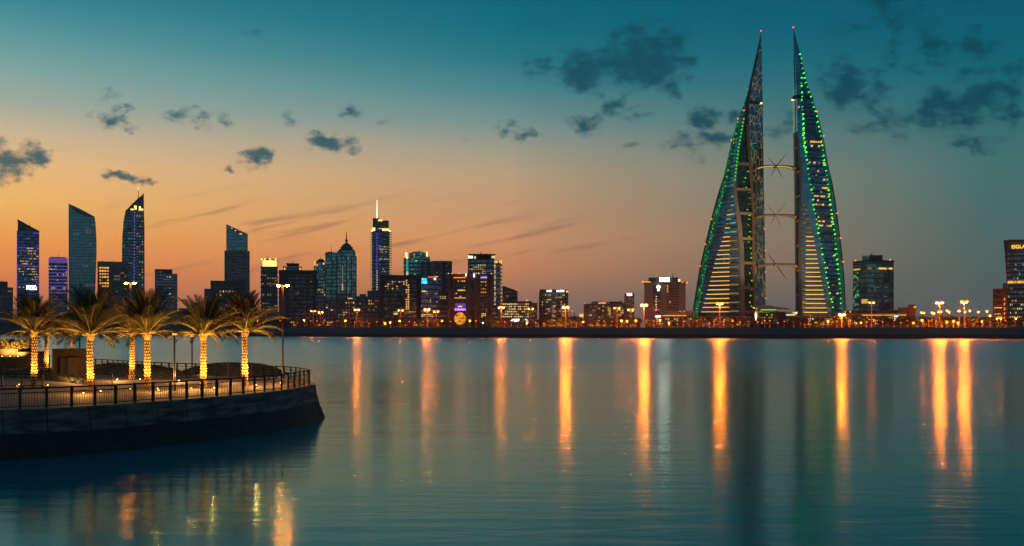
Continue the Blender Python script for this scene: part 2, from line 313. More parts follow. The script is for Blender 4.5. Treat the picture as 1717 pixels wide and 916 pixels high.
# ------------------------------------------------------------------ far bank
SHORE = [(-500, 1300), (-200, 1180), (0, 1100), (250, 950), (480, 850), (700, 755), (900, 706), (1100, 678), (1400, 650), (1717, 636), (1950, 628), (2300, 615)]
def shoreY(px): return interp(SHORE, px)
shore = smooth_path([(PX(p, Y), Y) for p, Y in SHORE], 6)
def far_bank():
    mb = MB(); top = offset(shore, -3.0)
    mb.face([(x, y, GZ) for x, y in top] + [(2300, 2650, GZ), (-2300, 2650, GZ)])
    tag(mb.build('far_bank_ground', 'dirt'), kind='structure')
    w = empty('sea_wall', (shore[len(shore) // 2][0], shore[len(shore) // 2][1], 0))
    tag(w, 'long dark stone sea wall along the far shore below the city', 'sea wall')
    def strip(name, mat, prof):
        m = MB(); L = 0
        for i in range(len(shore) - 1):
            d = hypot(shore[i + 1][0] - shore[i][0], shore[i + 1][1] - shore[i][1])
            for (o0, z0), (o1, z1) in zip(prof, prof[1:]):
                A, B = offset(shore, o0), offset(shore, o1)
                lx, ly = w.location[0], w.location[1]
                m.face([(A[i][0] - lx, A[i][1] - ly, z0), (A[i + 1][0] - lx, A[i + 1][1] - ly, z0), (B[i + 1][0] - lx, B[i + 1][1] - ly, z1), (B[i][0] - lx, B[i][1] - ly, z1)], [(L, z0), (L + d, z0), (L + d, z1), (L, z1)])
            L += d
        return m.build(name, mat, w)
    strip('footing', 'wall_wet', [(1.6, -.6), (1.5, 1.0), (1.2, 2.3), (.6, 2.4)])
    strip('wall_face', 'concrete_mid', [(.6, 2.4), (.2, 5.6), (.0, 5.9), (.0, 6.3)])
    strip('coping', 'orange_panel', [(0, 6.3), (.12, 6.32), (.12, 6.62), (-1.0, 6.62), (-1.0, 6.5), (-3.0, 6.5)])  # orange tint puts amber lamplight into the coping colour
far_bank()

# ------------------------------------------------------------------ building kit
UNIT = {}
def unit(mat):
    if mat not in UNIT:
        m = MB(); m.box(-.5, .5, -.5, .5, -.5, .5); UNIT[mat] = m.mesh('pane_' + mat, mat)
    return UNIT[mat]
class Bld:
    def __init__(s, name, label, pxc, Y, cat='building', group=None):
        s.az = atan((pxc - CX) / F); s.R = Y / cos(s.az); s.Y = Y
        s.o = empty(name, (PX(pxc, Y), Y, GZ), -s.az); tag(s.o, label, cat, group)
    def x(s, px): return s.R * tan(atan((px - CX) / F) - s.az)
    def z(s, py): return 0.0 if py is None else (HY - py) / F * s.Y + CZ - GZ
    def sil(s, part, mat, pts, depth=24, front=0, parent=None):
        m = MB(); m.sil([(s.x(a), s.z(b)) for a, b in pts], -front, depth); return m.build(part, mat, parent or s.o)
    def box(s, part, mat, x0, x1, top, bot=None, depth=24, front=0, mats=None, ledge=None, fin=None, parent=None):
        m = MB(); X0, X1, Z0, Z1 = s.x(x0), s.x(x1), s.z(bot), s.z(top); m.box(X0, X1, -front, depth, Z0, Z1)
        ms = [mat]
        if ledge:                                      # ledge = (material, pitch, thickness, proud)
            ms.append(ledge[0]); z = Z0 + ledge[1]
            while z < Z1 - ledge[2]: m.box(X0 - ledge[3], X1 + ledge[3], -front - ledge[3], depth + .02, z, z + ledge[2], len(ms) - 1); z += ledge[1]
        if fin:
            ms.append(fin[0]); n = max(1, round((X1 - X0) / fin[1])); p = (X1 - X0) / n
            for i in range(n + 1): m.box(X0 + i * p - fin[2] / 2, X0 + i * p + fin[2] / 2, -front - fin[3], -front + .1, Z0, Z1 + .3, len(ms) - 1)
        return m.build(part, ms, parent or s.o)
    def plan(s, part, mat, pts, top, bot=None, up=None, parent=None):
        m = MB(); m.plan(pts, s.z(bot), s.z(top), 0, up); return m.build(part, mat, parent or s.o)
    def mast(s, px, top, bot, r=.5, mat='steel_dark', y=6, name='antenna'):
        m = MB(); m.tube((s.x(px), y, s.z(bot)), (s.x(px), y, s.z(top)), r, r * .35, 6); return m.build(name, mat, s.o)
    def pane(s, mat, x0, x1, y0, y1, front=.3, name='lit_window', parent=None):
        a, b, c, d = s.x(x0), s.x(x1), s.z(y1), s.z(y0)
        return inst(name, unit(mat), parent or s.o, ((a + b) / 2, -front, (c + d) / 2), (0, 0, 0), (b - a, .3, d - c))
    def grid(s, mats, x0, x1, y0, y1, nx, ny, prob, w=.6, h=.5, front=.3, name='lit_window', run=.35):
        dx, dy = (x1 - x0) / nx, (y1 - y0) / ny; c = 0
        for j in range(ny):
            prev = False
            for i in range(nx):
                p = prob(i / nx, j / ny) if callable(prob) else prob
                if prev: p = min(.95, p + run)
                prev = rnd.random() < p
                if prev and c < 100:
                    c += 1; ww = dx * w * (1 if rnd.random() < .8 else .6)
                    s.pane(rnd.choice(mats), x0 + i * dx + (dx - ww) / 2, x0 + i * dx + (dx + ww) / 2, y0 + j * dy + dy * (1 - h) / 2, y0 + j * dy + dy * (1 + h) / 2, front, name)
    def beacon(s, px, py, front=.5, mat='beacon_red', r=.55):
        m = MB(); m.ball((0, 0, 0), r, r, r, 6, 4); return m.build('warning_light', mat, s.o, (s.x(px), -front, s.z(py)))
    def glyphs(s, mat, x0, x1, y0, y1, n, front=.8, name='sign_lettering', seed=1):
        """letter-like strokes too small to read in the photograph"""
        r = random.Random(seed); m = MB(); a, b, c, d = s.x(x0), s.x(x1), s.z(y1), s.z(y0); w = (b - a) / n; t = w * .2
        for i in range(n):
            q = a + i * w + w * .08; e = q + w * .84
            m.box(q, q + t, -front, -front + .4, c, d)
            if r.random() < .6: m.box(e - t, e, -front, -front + .4, c, d - (d - c) * r.choice((0, .4)))
            for zz in r.sample((0, .42, .84), 2): m.box(q + t, e - t, -front + .03, -front + .37, c + (d - c) * zz, c + (d - c) * (zz + .16))
        return m.build(name, mat, s.o)

WM = ['win_warm', 'win_amber', 'win_dim', 'win_dim', 'win_pale']
def city():
    # ---------- far left group
    b = Bld('grey_office_block', 'low grey office block behind the leftmost palm', 8, 1240)
    b.box('wall', 'grey_grid', -14, 22, 482); b.box('roof_storey', 'grey_mid', -6, 13, 472, 482, 14, -3); b.mast(3, 468, 472, .4)
    b.grid(['win_dim'], -10, 20, 486, 530, 8, 9, .06)

    b = Bld('wedge_top_tower', 'blue lit tower with sloping wedge crown and violet edge lights', 47, 1290)
    b.box('facade', 'glass_blue', 28, 66, 388, None, 30); b.sil('crown', 'glass_dark', [(29.5, 387.8), (65.5, 387.8), (65.5, 388 - 1), (30, 369.5)], 26, -1.5)
    b.sil('crown_frame', 'steel_dark', [(29.3, 372), (29.3, 368.6), (65.8, 387), (65.8, 389.4)], 1, .6)
    b.mast(29.7, 366, 372, .35, 'white_paint'); b.mast(49.5, 373, 382, .3); b.mast(65.3, 382, 389, .3)
    b.grid(WM + ['win_pale', 'win_warm'], 29.5, 64.5, 410, 484, 16, 17, lambda u, v: .3 if .1 < v < .8 else .1, .6, .38)
    for py in (415, 420, 446): b.pane('win_violet', 30, 62, py, py + 1.1, .2, 'violet_light_line')
    for k in range(34):
        py = 392 + k * 3.0
        b.pane('win_purple', 28.0, 28.9, py, py + 1.5, .4, 'edge_light'); b.pane('win_purple', 65.1, 66.0, py, py + 1.5, .4, 'edge_light')
    b.glyphs('sign_white', 44, 62, 479, 486, 3, .9, seed=4)
    for k, (a, c, py) in enumerate(((55, 66, 390), (44, 50, 399))): b.pane('win_violet', a, c, py, py + 2, .2, 'violet_light_line')

    b = Bld('violet_topped_block', 'short office block crowned by a glowing violet storey', 97, 1250)
    b.box('facade', 'glass_blue', 81.5, 113.5, 441, None, 24); b.box('crown', 'win_violet', 81.5, 113.5, 432.5, 441, 24, 0); b.box('crown_cap', 'grey_dark', 84, 110, 431, 432.5, 18, -2); b.mast(97.5, 426, 431, .4)
    for k in range(9): b.pane('win_violet', 82, 113, 446 + k * 5.6, 447.3 + k * 5.6, .2, 'violet_light_line')
    b.grid(['win_purple', 'win_pale', 'win_dim'], 82.5, 112.5, 445, 490, 12, 10, .13, .5, .4)

    b = Bld('curved_sail_tower', 'tall plain dark teal tower with a curved sloping top', 139, 1340)
    R = [(115, None), (115, 342.5), (126, 346.8), (138, 352.2), (150, 358.2), (158.5, 362.6), (160, 372), (161.2, 388), (162, 405), (162, 425), (161, 455), (160, 480), (158.5, None)]
    b.sil('facade', 'glass_teal', R, 26); b.sil('crown', 'glass_dark', [(119, 347.5), (128, 350.5), (140, 355.6), (156, 363.2), (144, 362.6), (130, 357)], 0, .5)
    b.grid(['win_dim'], 117, 159, 375, 480, 8, 26, .035, .5, .3)

    b = Bld('beige_office_block', 'square beige block with a column of amber windows beside the pointed tower', 189, 1220)
    b.box('wall', 'brown_grid', 163.5, 214.5, 444, None, 26, ledge=('beige', 8.6, 1.2, .3)); b.box('parapet', 'beige', 163.2, 214.8, 438.8, 444, 26.5, .3)
    b.grid(['win_amber', 'win_gold'], 166, 183, 447, 483, 4, 7, lambda u, v: .95 if v < .45 else .4, .75, .5); b.grid(['win_dim'], 184, 212, 450, 492, 8, 8, .12)
    for px in (171, 189, 208): b.mast(px, 436, 439, .35)

    b = Bld('pointed_crown_tower', 'tall dark tower with a lit pointed crown and dotted violet light line', 224, 1310)
    b.sil('facade', 'glass_navy', [(204.5, None), (204.5, 420), (205.2, 395), (207, 372), (210.4, 353.5), (241.5, 353.5), (242.3, 380), (242.8, None)], 28)
    b.sil('crown', 'glass_dark', [(211.5, 353.3), (241.4, 353.3), (241.2, 324.8), (232, 331.5), (221, 342.5)], 22, -2)
    b.sil('crown_frame', 'steel_dark', [(210.5, 354), (241.5, 323.6), (241.5, 326), (213, 354)], 1, .5)
    b.mast(232, 318, 352, .8, y=-1); b.mast(231.7, 313, 319, .25, 'spire_white', y=-1)
    for (x0, x1, y0, y1) in ((225, 229, 345, 351.5), (232, 240, 350, 352.6), (233, 236, 346, 350), (219, 224, 350.6, 352.6)): b.pane('flood_gold', x0, x1, y0, y1, 1, 'crown_floodlight')
    for k in range(23): b.pane('win_purple', 224.7 - k * .02, 226.2 - k * .02, 356 + k * 5.4, 358.2 + k * 5.4, .4, 'edge_light')
    b.grid(['win_warm', 'win_dim'], 228, 241, 360, 480, 3, 28, .28, .35, .3); b.grid(['win_cyan', 'win_dim'], 206, 222, 380, 480, 4, 22, .08, .35, .3)

    b = Bld('stepped_glass_office', 'short dark blue glass office with a stepped roof, alone right of the pointed tower', 278, 1240)
    b.box('facade', 'glass_navy', 259.5, 297.5, 459, None, 24); b.box('upper_storey', 'glass_navy', 259.5, 289, 451.5, 459, 24, 0); b.box('roof_screen', 'grey_dark', 272, 288, 453, 459, 20, .4)
    b.grid(['win_pale', 'win_dim'], 261, 296, 462, 500, 8, 8, .14, .7, .22)

    b = Bld('slant_roof_tower', 'tall slate tower with a glass top cut at a slant', 397.5, 1180)
    b.box('wall', 'slate_grid', 377, 418, 421, None, 28, fin=('slate_grid', 4.4, .9, .4))
    b.sil('glass_top', 'glass_teal', [(379.3, 421), (415.6, 421), (415.6, 392), (379.3, 376.3)], 26, -1); b.sil('roof_slot', 'roof_dark', [(386, 382.2), (410, 392.4), (410, 394.6), (386, 384.8)], 1, .4)
    for x0, y0 in ((387.5, 382.6), (393.5, 386.2), (401.5, 391.3), (404, 391.6)): b.pane('win_gold', x0, x0 + 2.4, y0, y0 + 1.4, .8, 'crown_floodlight')

    b = Bld('brown_arcade_block', 'low brown block with square top openings in front of the slant roof tower', 380, 1120)
    b.box('wall', 'brown_grid', 353, 411, 476, None, 24, ledge=('brown', 6.5, 1, .3)); b.box('parapet', 'brown', 352.7, 411.4, 471, 476, 24.6, .4); b.box('side_wing', 'grey_grid', 342.5, 353, 484.5, None, 16)
    for k in range(8): b.pane('glass_dark', 356 + k * 6.6, 360 + k * 6.6, 478, 482.5, .2, 'window')
    b.grid(WM, 356, 409, 486, 515, 10, 5, .3, .5, .5)

    # ---------- centre left group
    b = Bld('gold_crowned_apartments', 'pale apartment tower with a floodlit golden roof crown', 450.5, 1120)
    b.box('wall', 'grey_grid', 437.5, 465.5, 447, None, 24, ledge=('grey_mid', 5.2, 1.1, .5)); b.box('crown', 'flood_gold', 440.5, 463.5, 437, 447, 18, -2)  # crown glows itself: its floodlighting is put into the emission
    b.box('crown_cornice', 'beige', 437, 466, 447, 448.6, 25, .8); b.box('crown_roof', 'beige', 439.5, 464, 434.6, 437, 19, -1.5)
    for x0 in (438, 443, 452, 461): b.pane('flood_gold', x0, x0 + 2, 433.6, 436.5, 0, 'crown_floodlight')
    b.mast(448, 427, 435, .35); b.grid(['win_dim'], 439, 464, 455, 520, 6, 14, .15)

    b = Bld('brown_slab_block', 'wide dark brown slab block behind the tall promenade lamp', 499.5, 1000)
    b.box('wall', 'brown', 467.5, 531.5, 453.7, None, 30); b.box('glass_front', 'glass_dark', 483, 526, 461, None, .5, .35, fin=('grey_dark', 6, .8, .5))
    b.box('parapet', 'brown_dark', 467.2, 531.8, 453.2, 459, 30.4, .4)
    for k, px in enumerate((470, 476, 529)): b.pane('glass_dark', px, px + 2.6, 462, 530, .2, 'window_strip')
    b.box('roof_drum', 'glass_navy', 474, 506, 446.5, 453.7, 20, -4); b.plan('roof_cap', 'teal_panel', [(b.x(482), 6), (b.x(500), 6), (b.x(500), 20), (b.x(482), 20)], 441.3, 446.5, [(b.x(479.5), 4), (b.x(502), 4), (b.x(502), 22), (b.x(479.5), 22)])
    b.mast(491, 438, 441.3, .5)
    for px in (476, 502): b.pane('win_gold', px, px + 2.5, 449, 452.5, -2.8, 'crown_floodlight')
    b.grid(['win_dim'], 486, 524, 470, 535, 7, 14, .04, .4, .4, .6)

    b = Bld('gold_domed_tower', 'teal tower with gold lit domed crown beside the flat topped tower', 538, 1080)
    b.box('facade', 'glass_teal_rich', 526, 550.5, 446, None, 22, ledge=('grey_mid', 5.6, .9, .5))
    b.box('setback', 'glass_teal_rich', 528, 548, 439, 446, 18, -1.5); b.plan('dome', 'teal_panel', [(b.x(530), 3), (b.x(546), 3), (b.x(546), 17), (b.x(530), 17)], 433.8, 439, [(b.x(534.5), 7), (b.x(541.5), 7), (b.x(541.5), 13), (b.x(534.5), 13)])
    b.mast(538, 429, 434, .35)
    for (x0, x1, y0, y1) in ((526.5, 529, 438, 445), (545, 549, 437.5, 441), (541, 544, 441, 443.5), (530, 533, 444, 446)): b.pane('win_gold', x0, x1, y0, y1, .6, 'crown_floodlight')
    b.grid(['win_warm', 'win_dim'], 527, 549, 484, 505, 7, 5, .4, .5, .5, .6); b.grid(['win_cyan', 'win_dim'], 527, 549, 450, 484, 6, 8, .12, .4, .35, .6)

    b = Bld('flat_top_tower', 'dark teal flat topped tower between the two domed towers', 556, 1060)
    b.box('facade', 'glass_teal_rich', 546, 566, 423.7, None, 22, fin=('grey_dark', 5, .7, .5)); b.box('roof_plant', 'grey_dark', 549, 558, 421.8, 423.7, 14, -4); b.mast(555.5, 411, 422, .35)

    b = Bld('spire_dome_tower', 'dark teal tower stepping up to a pointed dome and thin spire', 581, 1050)
    b.box('facade', 'glass_teal_rich', 565, 597.3, 430, None, 26, fin=('grey_dark', 4.4, .8, .6))
    b.box('setback', 'glass_teal_rich', 565.4, 596, 420.5, 430, 22, -1); 
    for k, (x0, x1, t, bt) in enumerate(((568, 594, 418, 420.5), (571, 591.5, 413.5, 418), (573.5, 588.7, 410, 413.5))): b.box('roof_step', 'teal_panel', x0, x1, t, bt, 20 - 2 * k, -2 - k)
    b.plan('dome', 'teal_panel', [(b.x(575), 6), (b.x(587.5), 6), (b.x(587.5), 16), (b.x(575), 16)], 405.4, 410, [(b.x(580), 10), (b.x(582.2), 10), (b.x(582.2), 12), (b.x(580), 12)])
    b.mast(581, 386.5, 406, .8, y=11, name='spire'); mbs = MB(); mbs.ball((b.x(581), 11, b.z(402.5)), 1.3, 1.3, 1.6); mbs.build('spire_ball', 'steel_dark', b.o)
    for k in range(15): b.pane('win_dim' if k < 11 else 'win_warm', 573.1, 575.4, 446 + k * 2.8, 447.8 + k * 2.8, .8, 'lit_window')
    for k in range(26): b.pane('win_cyan' if k % 3 else 'win_dim', 583.2, 584.0, 428 + k * 2.8, 429.2 + k * 2.8, .8, 'lit_window')
    b.grid(['win_cyan', 'win_dim'], 566, 596, 432, 500, 9, 18, .05, .35, .35, .7)

    b = Bld('terraced_flats', 'low terraced flats with balconies at the foot of the domed towers', 570, 960)
    b.box('wall', 'grey_grid', 545, 596, 503, None, 20, ledge=('grey_mid', 3.4, .8, .6)); b.box('wing', 'slate_grid', 530, 548, 497, None, 22)
    b.box('upper_terrace', 'slate_grid', 565, 588, 492, 503, 14, -3)
    b.pane('win_warm', 583, 591, 499.6, 501.4, .9); b.grid(WM, 546, 595, 506, 530, 12, 6, .2, .5, .5, .8)

    b = Bld('spire_skyscraper', 'tallest slim skyscraper with a white lit spire and dotted light edges', 638.5, 1090)
    b.box('facade', 'glass_navy', 622, 656, 388, None, 28, ledge=('grey_dark', 3.9, .6, .3)); b.box('corner_bay', 'glass_blue', 629, 641, 384, None, .5, .5)
    b.box('crown', 'grey_grid', 625, 652, 369.5, 388, 20, -2); b.box('crown_tower', 'slate_grid', 625, 636, 365.5, 369.5, 12, -3)
    b.mast(632, 333.5, 366, .75, 'spire_white', y=9, name='spire')
    for (x0, x1, y0, y1) in ((635, 652, 383.3, 386.6), (624, 629, 382, 387), (652, 655.5, 386.5, 388.5), (622, 625.5, 386.4, 388.5), (634, 641, 368.6, 370.4)): b.pane('flood_gold', x0, x1, y0, y1, -1.5 if y0 < 386 else 0, 'crown_floodlight')
    for k in range(25):
        y = 391 + k * 3.9
        b.pane('win_pale', 622.3, 623.5, y, y + 1.9, .4, 'edge_light'); b.pane('win_warm', 653.2, 655.6, y, y + 1.9, .4, 'edge_light'); b.pane('win_purple' if k < 16 else 'win_pale', 631.4, 632.7, y, y + 1.9, .9, 'edge_light')
    b.grid(['win_warm', 'win_pale', 'win_dim'], 636, 652, 412, 474, 8, 15, lambda u, v: .75 if (v < .1 or v > .9 or .3 < v < .4) else .1, .5, .4, .8)

    b = Bld('podium_flats', 'plain grey podium block at the foot of the spire skyscraper', 617, 1010)
    b.box('wall', 'grey_grid', 597, 640, 497, None, 22); b.box('upper_block', 'slate_grid', 616, 641, 487.5, 497, 16, -2); b.box('left_block', 'slate_grid', 603, 614, 493, 497, 12, -2)
    b.grid(WM, 598, 636, 502, 532, 10, 6, .16, .5, .45)

    b = Bld('square_glass_block', 'wide square dark glass block framed in brown with yellow lit windows', 671, 900)
    fr = MB()
    for q in ((637, 643.5, 461.5, None), (699, 705.5, 461.5, None), (643.5, 699, 461.5, 468)): fr.box(b.x(q[0]), b.x(q[1]), -.8, 28, b.z(q[3] if q[3] else None), b.z(q[2]))
    fr.build('frame', 'brown_dark', b.o); b.box('glass_front', 'glass_dark', 643.5, 699, 468, None, 26, 0, fin=('grey_dark', 5.6, .3, .3))
    b.grid(['win_warm', 'win_gold'], 680, 686.5, 468.5, 520, 2, 13, .68, .7, .55, .5); b.grid(['win_warm', 'win_dim'], 645, 679, 471, 486, 9, 4, .4, .6, .5, .5); b.grid(['win_dim', 'win_green'], 645, 698, 488, 530, 12, 9, .07, .5, .4, .5)
    b.pane('win_warm', 660, 667, 525, 528, .4)

    b = Bld('cylinder_top_tower', 'teal tower with bright cyan edge and round top floors', 699, 1040)
    b.box('facade', 'glass_teal_rich', 677, 721, 433, None, 26, ledge=('grey_dark', 3.8, .5, .3))
    pts = [(b.x(700.5) + b.x(715.6) * .0 + (b.x(715.6) - b.x(685.4)) / 2 * cos(2 * pi * k / 20), 13 + 11 * sin(2 * pi * k / 20)) for k in range(20)]
    b.plan('round_top', 'glass_teal_rich', pts, 423, 433); b.box('right_wing', 'glass_teal_rich', 709, 720.7, 430.5, 433, 20, -.5); b.plan('roof_cap', 'grey_dark', [(x * .6 + b.x(700.5) * .4, y * .6 + 5) for x, y in pts], 421.3, 423)
    b.mast(702.5, 417.5, 421.5, .4)
    for (x0, x1, y0, y1) in ((679.5, 683, 424, 431), (681.5, 683.5, 430, 434), (714.5, 717, 422.5, 430)): b.pane('flood_gold', x0, x1, y0, y1, .4, 'crown_floodlight')
    for k in range(14): b.pane('win_cyan' if k < 11 else 'win_pale', 681, 684.5, 434 + k * 2.0, 435.3 + k * 2.0, .4, 'lit_window')
    b.grid(['win_cyan', 'win_green', 'win_dim'], 686, 720, 434, 462, 9, 7, .1, .5, .4)
    b.pane('win_green', 696, 700, 436.6, 438.4, .4)

    b = Bld('grey_stepped_tower', 'grey tower behind the blue sign building with dark right edge', 732, 990)
    b.box('wall', 'slate_grid', 707.5, 756.5, 439, None, 26, fin=('grey_dark', 7.5, 1.6, .5)); b.box('roof_screen', 'grey_dark', 723, 756.5, 437.6, 439, 20, -1); b.box('dark_edge', 'glass_dark', 745, 756.8, 446, None, .5, .4)
    b.mast(741, 434, 438, .3); b.grid(['win_dim'], 716, 744, 448, 500, 6, 14, .12, .5, .3, .6); b.grid(['win_warm'], 737, 748, 496, 502, 3, 2, .7, .6, .5, .6)

    b = Bld('blue_sign_office', 'blue glass office with a bright cyan rooftop sign', 720.5, 880)
    b.box('facade', 'glass_blue', 706.2, 735, 465, None, 22); b.box('roof_edge', 'grey_dark', 706, 735.2, 463.8, 465, 22.3, .4)
    b.box('sign_board', 'sign_blue', 706.6, 716.5, 466, 476.6, .5, .45); b.glyphs('sign_cyan', 707, 716, 471.2, 475.8, 4, 1.0, seed=2); b.glyphs('sign_cyan', 707.3, 715.8, 467.4, 470, 3, 1.0, seed=3)
    b.glyphs('sign_white', 727.5, 731.5, 466.6, 469.6, 2, 1.0, seed=5); b.pane('sign_red', 718, 730, 464.2, 465, .7, 'roof_light_line'); b.pane('sign_red', 729.5, 734, 463, 465.2, .8, 'roof_light_line')
    b.pane('win_gold', 707, 714, 487.6, 489.6, .4); b.grid(['win_dim', 'win_warm', 'win_pale'], 707, 734, 484, 512, 10, 8, .22, .5, .4); b.grid(['win_warm', 'win_dim'], 707, 726, 526, 536, 7, 3, .6, .5, .5)

    b = Bld('banded_annex', 'low annex with pale horizontal bands left of the twin bay brown building', 744, 860)
    b.box('wall', 'glass_dark', 735.5, 752, 512, None, 18, ledge=('grey_mid', 2.6, .8, .3)); b.box('parapet', 'grey_dark', 735.2, 752, 509.5, 512, 18.3, .3)

    # ---------- brown building with two glass bays
    b = Bld('twin_bay_building', 'brown stone building with two tall glass bays behind the golden lantern', 788, 800)
    b.box('wall', 'brown', 751, 825.5, 459.6, None, 28)
    for x0, x1 in ((763, 781), (805, 816.5)): b.box('glass_bay', 'glass_dark', x0, x1, 467 if x0 < 800 else 468.5, None, .5, .4, ledge=('brown_dark', 6.2, .5, .2))
    for x0, x1 in ((755.5, 758.8), (789.5, 794), (801.5, 803.2), (819.5, 822)):
        b.pane('glass_dark', x0, x1, 470, 500, .2, 'window_strip'); b.pane('glass_dark', x0, x1, 508.5, 515, .2, 'window_strip'); b.pane('glass_dark', x0, x1, 519, 541, .2, 'window_strip')
    for (x0, x1) in ((751, 755), (759.3, 762.6), (781.4, 788), (795, 801), (803.4, 804.7), (816.8, 819), (822.3, 825.5)): b.box('pier', 'brown', x0, x1, 459.2, None, .5, 1.1)
    for x0, x1, y0 in ((763, 781, 500), (752, 825, 507), (752, 825, 517)): b.box('ledge', 'orange_panel', x0, x1, y0, y0 + 1.3, .5, 1.4)
    b.pane('sign_red', 760.5, 781, 465.2, 466.6, 1.4, 'roof_light_line'); b.pane('win_gold', 762, 781, 499.4, 500.4, 1.7, 'roof_light_line')
    b.glyphs('sign_magenta', 762.5, 781, 517.2, 521, 9, 1.7, seed=8); b.glyphs('sign_violet', 806, 816.5, 464.2, 466.9, 6, 1.4, seed=9)
    b.pane('sign_white', 780.6, 781.8, 459.4, 463.5, 1.4, 'crown_floodlight'); b.pane('sign_white', 794, 796, 460, 465, 1.4, 'crown_floodlight')
    b.pane('win_gold', 768, 777, 486, 488, .9); b.grid(['win_dim', 'win_gold'], 763.5, 780.5, 469, 500, 5, 6, .22, .7, .3, .7); b.grid(['win_dim', 'win_amber'], 805.5, 816, 470, 505, 3, 6, .4, .6, .3, .7)
    b.grid(['win_gold', 'win_amber'], 807, 815, 525, 533, 3, 3, .8, .7, .6, .8); b.pane('win_pale', 768, 775, 513, 515.5, .9); b.box('canopy_band', 'win_violet', 763.3, 780.7, 509, 516, .3, .62)
    for px in (752, 758, 770, 781, 794, 803, 824): b.beacon(px, 459, 1.2, 'win_pale', .45)

    b = Bld('flared_roof_tower', 'dark glass tower with flared white roof corners and yellow edge windows', 813, 980)
    b.box('facade', 'glass_navy', 784.5, 828.5, 434, None, 26, ledge=('grey_dark', 3.8, .5, .3)); b.box('right_wing', 'glass_navy', 828.5, 842.3, 437, None, 22, -1)
    b.plan('flared_roof', 'teal_panel', [(b.x(788), 2), (b.x(826), 2), (b.x(826), 24), (b.x(788), 24)], 426.2, 434, [(b.x(784.8), -2), (b.x(831), -2), (b.x(831), 28), (b.x(784.8), 28)])
    b.mast(806.5, 421.5, 426.5, .7); b.mast(813.8, 423, 426.5, .3)
    for (x0, x1, y0, y1) in ((785, 793, 428, 433.5), (795, 798, 430, 434), (824, 830, 427, 433)): b.pane('win_white' if x0 < 790 else 'win_pale', x0, x1, y0, y1, .3, 'crown_floodlight')
    b.grid(['win_warm', 'win_pale', 'win_dim'], 786, 815, 443, 460, 8, 5, .38, .55, .4); b.grid(['win_dim'], 786, 828, 436, 460, 10, 7, .08, .5, .4)
    for k in range(24): b.pane(('win_warm', 'win_dim', 'win_pale')[k % 3], 828.6, 831, 438 + k * 3.1, 439.8 + k * 3.1, 0, 'lit_window'); b.pane(('win_dim', 'win_warm')[k % 2], 839.6, 842, 438 + k * 3.1, 439.6 + k * 3.1, 0, 'lit_window')
    b.pane('win_gold', 829, 835, 437.6, 441, 0); b.pane('win_gold', 837, 842, 437, 441, 0); b.grid(['win_dim'], 831, 840, 445, 510, 3, 20, .2, .5, .4, 0)

    b = Bld('slanted_roof_block', 'small dark block with a roof sloping down to the right', 855, 940)
    b.sil('wall', 'glass_dark', [(842.6, None), (868, None), (868, 488.5), (863, 486.5), (843.5, 480.3), (842.6, 480.3)], 20); b.sil('roof', 'roof_dark', [(842.3, 480.4), (843.6, 479.4), (868.4, 488), (868.4, 489.6)], 20.5, .6)
    b.pane('win_dim', 850, 852, 495, 499, .3); b.beacon(866, 487, .9, 'win_amber', .6)

    b = Bld('lit_low_office', 'low office with rows of lit windows above a bright white entrance', 869, 850)
    b.box('wall', 'grey_grid', 838, 901, 508, None, 24, ledge=('grey_mid', 4.2, .9, .25)); b.box('roof_storey', 'grey_dark', 846, 892, 505.2, 508, 18, -2)
    for r in range(6): b.grid(['win_pale', 'win_pale', 'win_warm', 'win_dim'], 840, 887, 508 + r * 4.2, 512.2 + r * 4.2, 15, 1, .85 if r == 0 else .55, .62, .5)
    b.grid(['win_dim'], 888, 900, 512, 532, 4, 5, .3); b.pane('win_white', 857.5, 885.5, 534.8, 539.6, .6, 'entrance_light'); b.box('canopy', 'grey_mid', 856, 887, 533.6, 534.8, 1, 2.5); b.beacon(883.5, 504, .6, 'beacon_red', .5)

    b = Bld('curved_sign_office', 'curved office with two white rooftop signs and a red corner beacon', 928, 860)
    W0, W1 = b.x(903.6), b.x(953); arc = [(W0 + (W1 - W0) * k / 10, 5 - 5 * sin(pi * k / 10)) for k in range(11)]
    b.plan('facade', 'grey_grid', arc + [(W1, 26), (W0, 26)], 490); b.plan('parapet', 'grey_dark', [(x * 1.0, y - .4) for x, y in arc] + [(W1, 26.4), (W0, 26.4)], 485.4, 490)
    b.plan('glass_strip', 'glass_teal_rich', [(b.x(925), -1.0), (b.x(931), -1.0), (b.x(931), 3), (b.x(925), 3)], 491)
    b.glyphs('sign_white', 916.5, 925, 486.6, 489.2, 4, 1.3, seed=11); b.glyphs('sign_white', 933, 947, 486.6, 489.6, 7, .9, seed=12)
    b.grid(['win_dim', 'win_warm', 'win_pale'], 908, 924.5, 493, 532, 6, 10, .34, .55, .4, .3); b.grid(['win_dim', 'win_warm', 'win_pale'], 932, 948, 493, 532, 6, 10, .34, .55, .4, .3)
    b.beacon(951, 489, .5, 'win_gold', 1.0); b.beacon(903.5, 488, 0, 'win_amber', .6)

    b = Bld('domed_hall', 'small dark domed hall right of the curved sign office', 963, 800)
    m = MB()
    for j in range(5):
        r0, r1 = cos(j * pi / 10), cos((j + 1) * pi / 10)
        m.plan([(7 * r0 * cos(2 * pi * k / 14), 8 + 7 * r0 * sin(2 * pi * k / 14)) for k in range(14)], 4.5 + 4.4 * sin(j * pi / 10), 4.5 + 4.4 * sin((j + 1) * pi / 10), 0, [(7 * r1 * cos(2 * pi * k / 14) + .001 * k, 8 + 7 * r1 * sin(2 * pi * k / 14)) for k in range(14)])
